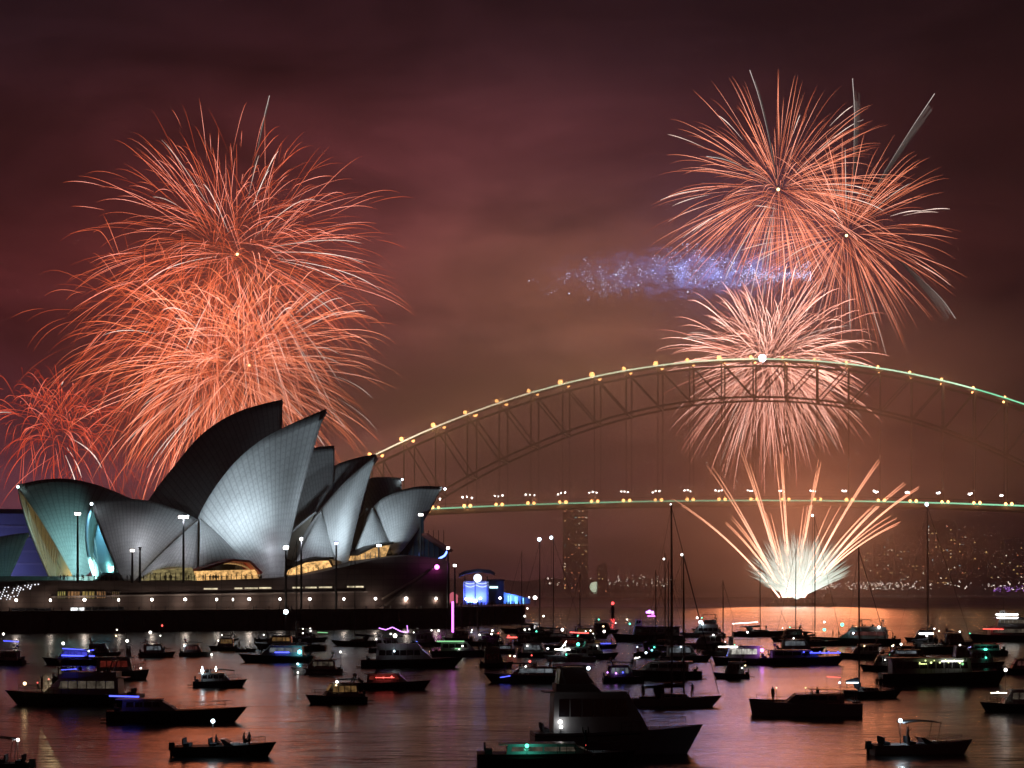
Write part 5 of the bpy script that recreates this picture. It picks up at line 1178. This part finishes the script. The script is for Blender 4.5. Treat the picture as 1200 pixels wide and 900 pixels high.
# ---- left bay
boat('motor', 'motor_cruiser', -16, 33, 779, 165, 'dark cruiser with a bluish deck light cut by the left edge', [(4, 743, 'w', 1.3)], [(4, 751, 22, 752, 'b', 0.5)], 2, hm=dark, fly=False, bim=(-0.4, 0.0, canvas))
boat('motor', 'motor_launch', 50, 122, 779, 170, 'low launch with a blue lit cabin left of the red awning cruiser', [(74, 754, 'w', 1.7), (104, 763, 'c', 0.9)], [(72, 768, 112, 769, 'b', 0.8), (73, 760, 110, 762, 'b', 0.5)], 2, hm=navy, wm=blue_win, arch=False, ch=1.5)
boat('ferry', 'charter_boat', 108, 172, 796, 8, 'tall dark charter boat with a dim red saloon and white lamps', [(149, 751, 'w', 1.6), (165, 783, 'w', 1.0), (136, 745, 'o', 0.9), (137, 738, 'w', 0.7)], [], 3, hm=dark, wm=red_win, decks=1, n=4, cm=gel2, asp=0.36)
boat('motor', 'motor_cruiser', 160, 205, 770, 20, 'small cruiser with a red canopy close under the sea wall', [(190, 733, 'r', 1.0), (176, 741, 'w', 1.5), (188, 745, 'w', 0.7)], [], 2, hm=maroon, bim=(-0.45, 0.05, canvas_r), ch=1.6, asp=0.4)
boat('motor', 'motor_cruiser', 209, 246, 769, 0, 'dark cruiser with a flat top moored above the white lit open boat', [(216, 757, 'c', 0.8), (248, 767, 'w', 1.0)], [], 1, hm=dark, bim=(-0.35, 0.3, canvas))
boat('motor', 'motor_cruiser', 224, 286, 805, 4, 'open sided boat with white lit posts and people aboard', [(237, 786, 'c', 2.0, 40), (253, 784, 'w', 1.3)], [(237, 781, 237, 790, 'c', 0.7), (253, 781, 253, 787, 'w', 0.5)], 4, hm=dark, bim=(-0.3, 0.35, canvas), ch=1.0, arch=False)
boat('dinghy', 'dinghy', 265, 280, 751, 10, 'tiny dinghy with two people and a reddish glow near the sea wall', [], [], 1)
boat('runabout', 'small_boat', 275, 299, 764, 12, 'small dark open boat with a standing figure right of the tiny dinghy', [], [], 2, hm=dark, top=(-0.3, 0.2))
boat('motor', 'motor_yacht', 14, 172, 826, 178, 'long dark motor yacht with a warm lit stern at left', [(29, 801, 'o', 2.0, 40), (57, 796, 'r', 0.7), (44, 800, 'r', 0.7)], [(72, 785, 90, 784, 'b', 0.4)], 3, hm=dark, fly=True, cm=gel2, bim=(-0.2, 0.12, canvas), wm=dimw, wins=6)
boat('motor', 'long_launch', 121, 280, 846, 2, 'long low dark launch with a short blue light strip', [], [(128, 815.5, 163, 816.5, 'b', 0.9)], 0, hm=dark, ch=0.9, arch=False, cm=gel2, cab=(0.02, 0.45), asp=0.22)
boat('runabout', 'runabout', 205, 313, 886, 0, 'open runabout at near left with a white lamp over seated people', [(249.5, 845, 'c', 2.4, 120)], [], 0, hm=dark, out=True)
boat('runabout', 'small_boat', -40, 34, 903, 180, 'boat cut by the lower left corner with a white lamp', [(21, 867, 'w', 1.9, 60)], [], 1, hm=dark, top=(-0.3, 0.35))
# ---- middle left
boat('motor', 'motor_cruiser', 284, 372, 776, 178, 'cruiser with a blue deck strip and a bright cyan lamp', [(351, 764, 'y', 2.5, 120), (335, 717, 'c', 2.8, 220)], [(322, 764.5, 339, 764.5, 'b', 0.7)], 2, hm=dark, bim=(-0.45, 0.1, canvas), cm=gel2)
boat('sail', 'sloop', 318, 386, 762, 170, 'dark sloop with tiny white lights moored behind the cyan lamp cruiser', [(355, 742, 'w', 0.8), (355, 737, 'w', 0.6)], [(372, 741, 384, 741.5, 'd', 0.5)], 2, hm=dark, mast_top=633, spread=True)
boat('motor', 'motor_cruiser', 344, 404, 790, 182, 'pale cruiser just behind the small cruiser with one warm lamp', [(399, 764, 'w', 1.1), (349, 778, 'c', 1.1), (349, 788, 'w', 0.9)], [], 1, hm=gel2, wm=dimw, ch=1.3)
boat('motor', 'motor_cruiser', 360, 434, 824, 195, 'small dark cruiser with one warm lamp at its stern', [(395, 799, 'w', 1.7, 40), (394, 803, 'o', 0.9)], [], 1, hm=dark, bim=(-0.4, 0.05, canvas), cm=gel2, asp=0.36)
boat('motor', 'motor_launch', 414, 500, 808, 2, 'low launch with a dark red glowing cabin', [(459, 793, 'r', 1.0), (449, 794, 'r', 0.8)], [(440, 794, 462, 794, 'r', 0.35)], 1, hm=dark, ch=1.0, cm=gel2, arch=False, wm=red_win)
boat('motor', 'motor_yacht', 419, 537, 782, 2, 'big dark motor yacht with a violet squiggle light on its top deck', [(463, 745, 'w', 2.2, 60), (458, 743, 'w', 1.0), (462, 763, 'c', 1.0)], [(444, 736, 452, 738, 'p', 0.4), (452, 738, 460, 735, 'p', 0.4), (460, 735, 470, 740, 'p', 0.4), (470, 740, 477, 741, 'p', 0.4), (477, 733, 478, 741, 'p', 0.35)], 2, hm=dark, fly=True, cm=gel2, wins=6, bim=(-0.2, 0.2, canvas))
boat('motor', 'motor_cruiser', 503, 574, 769, 4, 'cruiser with a green light line and a glowing magenta mast', [(514, 739, 'w', 1.0), (542, 757, 'w', 0.9), (538, 761, 'w', 0.6)], [(512, 751.5, 544, 751.5, 'd', 0.8), (530.5, 705, 530.5, 741, 'm', 1.3), (533, 760, 540, 760, 'd', 0.5)], 3, hm=dark, cm=gel2)
boat('sail', 'sloop', 392, 448, 757, 175, 'bare masted sloop between the sea wall and the violet lit yacht', [], [], 0, hm=dark, mast_top=637)
boat('runabout', 'small_boat', 540, 572, 768, 5, 'small open boat full of people right of the magenta mast', [(577, 739, 'w', 1.0)], [], 4, hm=dark)
boat('motor', 'motor_cruiser', 574, 606, 766, 170, 'small cruiser with a red lamp and people below the pier', [(596, 745, 'r', 0.9), (576, 743, 'w', 1.0)], [(594, 747, 606, 747, 'r', 0.6)], 5, hm=dark, ch=1.0)
boat('motor', 'motor_cruiser', 573, 668, 800, 180, 'dark cruiser crowded with people left of the big white flybridge cruiser', [(616, 781, 'w', 0.9), (603, 769, 'w', 0.9), (621, 775, 'r', 1.3), (623, 768, 'r', 0.8)], [(586, 794, 598, 792, 'b', 0.5)], 6, hm=dark, cm=gel2, bim=(-0.1, 0.35, canvas), ch=1.0)
boat('sail', 'ketch', 606, 668, 748, 172, 'two masted yacht with bright masthead lamps before the end of the pier', [(632, 632, 'c', 2.2), (637, 722, 'w', 1.0), (615, 722, 'w', 1.1), (615, 738, 'w', 1.0), (618, 713, 'w', 0.9)], [], 2, hm=dark, mast_top=632.5, mast_x=0.08, cov=sailc)
boat('sail', 'sloop', 622, 682, 752, 5, 'sloop with a lamp topped mast just right of the two masted yacht', [(646, 630, 'c', 1.9), (659, 738, 'w', 1.6), (661, 748, 'w', 1.3)], [], 3, hm=dark, mast_top=630.5, mast_x=-0.06)
boat('sail', 'sloop', 590, 640, 742, 178, 'sloop with a shorter unlit mast left of the two masted yacht', [(620, 700, 'w', 0.9)], [], 1, hm=dark, mast_top=646)
boat('motor', 'motor_cruiser', 640, 690, 762, 178, 'cruiser with a red light line under its roof', [(677, 745, 'g', 0.8)], [(668, 741, 690, 742, 'r', 0.6)], 4, hm=dark, wm=red_win, ch=1.4)
boat('motor', 'motor_cruiser', 640, 700, 775, 183, 'white lit cruiser with a green stern lamp in the middle cluster', [(677.5, 755, 'g', 2.0, 50), (657, 761, 'c', 1.5, 40), (642, 760, 'c', 1.2), (662, 756, 'w', 0.9)], [(650, 761, 668, 761.5, 'w', 0.7), (657, 761, 664, 751, 'w', 0.4)], 3, hm=gel2)
boat('motor', 'motor_cruiser', 690, 722, 760, 0, 'dark blue cruiser under the red channel marker', [(708, 740, 'w', 1.5), (707, 734, 'o', 1.0), (692, 739, 'w', 0.8)], [(704, 754, 716, 754, 'b', 0.4)], 4, hm=navy, ch=1.2)
boat('ferry', 'party_boat', 722, 802, 752, 180, 'party boat with a bright magenta and violet lit wheelhouse', [(761, 717, 'p', 2.2, 200), (765, 719, 'm', 1.6, 60), (738, 731, 'g', 1.0), (735, 726, 'w', 0.7)], [(757, 717.5, 766, 717.5, 'p', 1.3), (759, 722, 768, 722, 'm', 0.8)], 4, hm=dark, cm=gel2, decks=1, n=6)
boat('sail', 'sloop', 752, 800, 757, 4, 'sloop with a bare mast left of the tall two masted ketch', [], [], 1, hm=dark, mast_top=648)
boat('sail', 'sloop', 762, 812, 762, 176, 'sloop with a small lamp on its mast beside the tall ketch', [(778, 655, 'w', 1.1)], [], 1, hm=dark, mast_top=656)
boat('motor', 'motor_cruiser', 722, 826, 795, 178, 'cruiser full of people with small cyan lamps behind the tall ketch', [(757, 765, 'c', 1.2), (764, 762, 'y', 1.1), (745, 771, 'w', 0.9)], [(744, 772, 750, 770, 'w', 0.4)], 7, hm=dark, bim=(-0.1, 0.32, canvas), ch=1.1)
boat('sail', 'ketch', 737, 838, 828, 3, 'two masted ketch with the tallest mast left of the barge', [(786, 591, 'w', 0.8), (799, 650, 'w', 1.4)], [], 4, hm=gel2, mast_top=590, mast_x=0.0, second_top=(0.15, 650))
# ---- the big cruiser and the boat before it
BC, bi, bL, bB, binv = boat('motor', 'flybridge_cruiser', 614, 816, 884, 6, 'big pale flybridge cruiser with two white lamps in the foreground', [(656.5, 846, 'w', 2.4, 60), (657.5, 852, 'w', 1.9), (689.5, 783, 'c', 2.1, 60), (687, 873, 'r', 1.0)], [], 5, hm=mat('dusk_hull', (0.22, 0.23, 0.26), 0.35), fly=True, fly_cut=0.24, cm=mat('dusk_cabin', (0.30, 0.31, 0.34), 0.35), wins=6, wm=glass_d, ch=2.75, cab=(0.02, 0.62), bim=(-0.36, -0.10, gel), asp=0.33, fb=1.9, bow=1.25, enclosed=True)
boat('motor', 'motor_launch', 552, 735, 905, 2, 'low dark launch with a green lamp at the bottom edge', [(617.5, 874, 'g', 2.3, 120)], [], 1, hm=dark, cm=gel2, ch=0.5, fb=1.45, bow=1.08, arch=False, cab=(0.1, 0.7), wm=dimw)
# ---- right bay
boat('motor', 'motor_yacht', 798, 852, 747, 178, 'sleek yacht with a white lamp and two people on its roof', [(821, 729, 'c', 2.2, 60), (817, 724, 'w', 1.2), (823, 731, 'c', 1.4)], [], 2, hm=gel2, fly=True, asp=0.36)
boat('ferry', 'small_ferry', 838, 894, 779, 180, 'small ferry with a white lit saloon and a violet lamp', [(893, 762, 'p', 2.2, 160), (876, 741, 'w', 1.1), (850, 752, 'w', 0.5)], [(842, 758, 864, 758, 'w', 0.7)], 2, hm=dark, wm=white_win, n=5, asp=0.3)
boat('motor', 'motor_cruiser', 884, 986, 779, 2, 'cruiser with a row of blue lights along its side', [(951, 764, 'b', 1.0), (942, 764, 'b', 1.0), (961, 764, 'b', 1.0), (971, 764, 'b', 0.9), (982, 764, 'b', 1.0)], [(949, 765, 985, 765, 'b', 0.6)], 4, hm=dark, cm=gel2, ch=1.0)
boat('sail', 'sloop', 856, 922, 746, 5, 'sloop with a plain mast left of the white fountain of sparks', [(895, 741, 'c', 0.9)], [(858, 731, 888, 729, 'w', 0.35)], 2, hm=dark, mast_top=657, mast_x=0.03)
boat('sail', 'sloop', 912, 960, 752, 176, 'sloop whose mast stands right in front of the white fountain of sparks', [], [], 2, hm=dark, mast_top=640)
boat('sail', 'sloop', 926, 984, 757, 8, 'sloop with a lamp topped mast just right of the white fountain', [(952, 604, 'w', 1.4), (966, 729, 'w', 1.1)], [], 2, hm=dark, mast_top=604, mast_x=0.0)
boat('motor', 'motor_yacht', 958, 1058, 756, 178, 'long yacht with two green lamps and people standing on its bow', [(987, 732, 'g', 2.0, 50), (966, 738, 'g', 1.7, 30), (1000, 742, 'c', 1.1), (1030, 735, 'w', 1.6)], [], 5, hm=dark, fly=True, cm=gel2, asp=0.24)
boat('catamaran', 'catamaran', 874, 1016, 838, 174, 'wide dark catamaran with a tilted hard top in the right foreground', [(910, 806, 'o', 0.7), (944, 806, 'k', 0.8)], [(969, 793, 985, 794, 'r', 0.25)], 3, mast_h=0)
boat('sail', 'sloop', 980, 1052, 818, 3, 'sloop with a furled sail on its boom right of the wide catamaran', [(984, 800, 'c', 1.0)], [(992, 800, 1006, 800, 'c', 0.5)], 2, hm=dark, mast_top=641, mast_x=-0.14)
boat('ferry', 'charter_boat', 1031, 1172, 802, 2, 'long charter boat with a row of yellow light beads on deck', [(1128, 778, 'd', 1.6)]+[(1078+k*5.6+(k % 3), 776.5-(k % 2)*2.4, 'k', 0.75+0.25*(k % 3)) for k in range(10)], [(1077, 778, 1086, 778, 'k', 0.6), (1103, 775, 1128, 775, 'w', 0.4)], 2, hm=dark, cm=gel2, decks=0 or 1, n=9, mast=False, open_top=False, asp=0.22)
boat('sail', 'tall_sloop', 1044, 1136, 766, 4, 'large sloop with a tall bright topped mast before the city towers', [(1086, 591, 'c', 2.1), (1056, 755, 'w', 1.3), (1086, 745, 'w', 1.2), (1047, 756, 'o', 0.8)], [(1077, 742.5, 1094, 742.5, 'w', 0.9)], 5, hm=dark, mast_top=591, mast_x=-0.03)
boat('motor', 'motor_cruiser', 1024, 1086, 774, 180, 'low cruiser with white lamps left below the tallest mast', [(1046, 757, 'w', 0.9)], [], 4, hm=dark, ch=0.9)
boat('motor', 'motor_cruiser', 1116, 1182, 768, 180, 'dark cruiser with a green lamp near the right edge', [(1155, 761, 'g', 1.9, 60), (1125, 756, 'w', 1.1)], [], 2, hm=dark, cm=gel2, arch=False, ch=0.9)
boat('ferry', 'harbour_ferry', 1140, 1215, 752, 180, 'harbour ferry with two bright white roof lights cut by the right edge', [], [(1167, 720.2, 1193, 720.2, 'w', 0.85), (1168, 723.8, 1193, 723.8, 'w', 0.6), (1152, 737, 1176, 737.5, 'r', 0.4)], 1, hm=dark, cm=gel2, decks=2, wm=dimw, n=7)
boat('runabout', 'runabout', 1018, 1132, 884, 6, 'near runabout with a canvas top and a bright white lamp', [(1055, 844.5, 'c', 2.4, 120)], [], 1, hm=gel2, top=(-0.18, 0.22))
boat('motor', 'motor_cruiser', 1152, 1236, 834, 183, 'cruiser cut by the right edge with a warm lamp', [(1178.5, 785, 'w', 1.9, 60), (1169, 811, 'w', 0.9)], [(1161, 812, 1180, 812, 'w', 0.4)], 1, hm=dark, wm=dimw)
boat('motor', 'motor_cruiser', 1170, 1225, 790, 180, 'unlit cruiser at the right edge behind the warm lamp cruiser', [], [], 1, hm=dark)
boat('runabout', 'small_boat', 300, 330, 752, 0, 'small unlit boat close to the foot of the sea wall', [], [], 1, hm=dark)
boat('motor', 'motor_cruiser', 668, 712, 748, 2, 'unlit cruiser with a flat roof just left of the red channel marker', [(697, 746, 'w', 0.7)], [], 2, hm=dark, bim=(-0.4, 0.3, canvas))
for x0, x1, yw, rz, hm_, bim_, ppl, lab, lm in (
 (704, 756, 800, 4, dark, (-0.4, 0.2, canvas), 3, 'cruiser with violet deck lights behind the big flybridge cruiser', [(712, 788, 'p', 0.9), (722, 789, 'p', 1.0), (730, 788, 'b', 1.0)]),
 (604, 650, 770, 4, dark, (-0.3, 0.3, canvas), 5, 'low cruiser with a canvas top left of the white lit cruiser', [(618, 757, 'w', 0.8)]),
 (548, 592, 757, 178, dark, (-0.3, 0.2, canvas), 5, 'cruiser with a canvas top below the left end of the pier', [(562, 744, 'w', 0.9), (584, 742, 'r', 0.7)]),
 (664, 722, 772, 2, dark, (-0.35, 0.25, canvas), 5, 'dark cruiser with a canvas top right of the green stern lamp', [(700, 757, 'w', 0.7)]),
 (770, 832, 775, 4, dark, (-0.35, 0.3, canvas), 6, 'crowded cruiser just left of the white lit small ferry', [(798, 758, 'c', 0.8)]),
 (800, 856, 760, 176, gel2, (-0.3, 0.2, canvas), 4, 'pale low cruiser behind the small ferry', [(836, 744, 'w', 0.9)]),
 (905, 965, 766, 6, dark, (-0.35, 0.2, canvas), 5, 'dark cruiser behind the row of blue lights', [(930, 748, 'w', 0.8)]),
 (985, 1040, 772, 176, dark, (-0.3, 0.25, canvas), 4, 'dark cruiser between the furled sail sloop and the tall mast', [(1013, 757, 'o', 0.8)]),
 (430, 485, 764, 3, dark, (-0.3, 0.3, canvas), 3, 'dark cruiser behind the violet lit yacht near the sea wall', [(441, 749, 'w', 0.7)]),
 (96, 140, 770, 4, dark, (-0.3, 0.3, canvas), 2, 'dark cruiser behind the blue lit launch', [(118, 755, 'w', 0.7)]),
 (300, 352, 760, 176, dark, (-0.3, 0.3, canvas), 3, 'dark cruiser behind the blue deck strip cruiser', [(309, 744, 'w', 0.7)])):
    boat('motor', 'motor_cruiser', x0, x1, yw, rz, lab, lm, [], ppl, hm=hm_, bim=bim_, cm=gel2, ch=1.7)
for x0, x1, yw, rz, top, lab in (
 (690, 724, 742, 3, 0, 'tiny far cruiser in open water right of the channel marker'), (812, 846, 741, 178, 0, 'tiny far cruiser left of the plain masted sloop'),
 (1000, 1040, 750, 2, 0, 'far dark cruiser beside the long yacht with green lamps'), (1062, 1100, 752, 176, 0, 'far dark cruiser behind the tallest sloop'), (1100, 1140, 757, 4, 0, 'far dark cruiser right of the tallest sloop'),
 (520, 556, 752, 176, 0, 'far cruiser below the magenta mast'), (600, 634, 756, 4, 0, 'far cruiser tucked under the pair of lamp topped masts'), (650, 690, 785, 178, 0, 'dark cruiser in the gap above the violet deck light cruiser'),
 (560, 600, 782, 4, 0, 'dark cruiser left of the crowded cruiser in midwater'), (838, 880, 795, 176, 0, 'dark cruiser between the ketch and the wide catamaran'), (740, 790, 770, 3, 668, 'dark sloop with a low mast among the crowded cruisers'),
 (660, 706, 757, 176, 672, 'dark sloop with a short mast right of the lamp topped pair'), (820, 868, 768, 4, 680, 'dark sloop with a short mast behind the small ferry'), (1010, 1060, 786, 176, 0, 'dark cruiser left of the yellow light bead boat'),
 (340, 382, 752, 4, 0, 'far dark cruiser under the tallest front shell'), (480, 520, 757, 2, 0, 'far dark cruiser left of the magenta mast'), (246, 280, 762, 178, 0, 'far dark cruiser beside the small open boat'),
 (60, 104, 800, 4, 0, 'dark cruiser behind the long motor yacht at left'), (1128, 1176, 782, 4, 0, 'dark cruiser above the yellow light bead boat near the edge'), (905, 948, 752, 178, 0, 'far dark cruiser under the white fountain')):
    lx = (x0+x1)/2+rg.uniform(-8, 8); lm = [(lx+rg.uniform(-14, 14), yw-11-rg.random()*8, rg.choice('wwwcogw'), rg.uniform(0.55, 1.0)) for _ in range(2)]
    if top: boat('sail', 'sloop', x0, x1, yw, rz, lab, lm, [], 1, hm=dark, mast_top=top)
    else: boat('motor', 'motor_cruiser', x0, x1, yw, rz, lab, lm, [], 1, hm=rg.choice([dark, dark, gel2, navy]), bim=(-0.35, rg.uniform(0.0, 0.3), canvas), cm=gel2, ch=rg.uniform(1.5, 2.1), fly=rg.random() < 0.4)
# people in the near runabout at the left
def aboard(px, yw, xl, yl, z, k, rz, label, s=1.0):
    p = water_at(px, yw); person((p.x+xl, p.y+yl, z), rz, k, label, None, s)
aboard(259, 886, -0.4, 0.0, 0.55, 4, R(80), 'person sitting beside the lamp in the near left runabout')
aboard(259, 886, 2.3, 0.1, 0.75, 4, R(-60), 'person sitting in the bow of the near left runabout')
aboard(259, 886, 1.9, -0.35, 0.72, 5, R(100), 'person in reddish clothes sitting near the bow of the near left runabout')
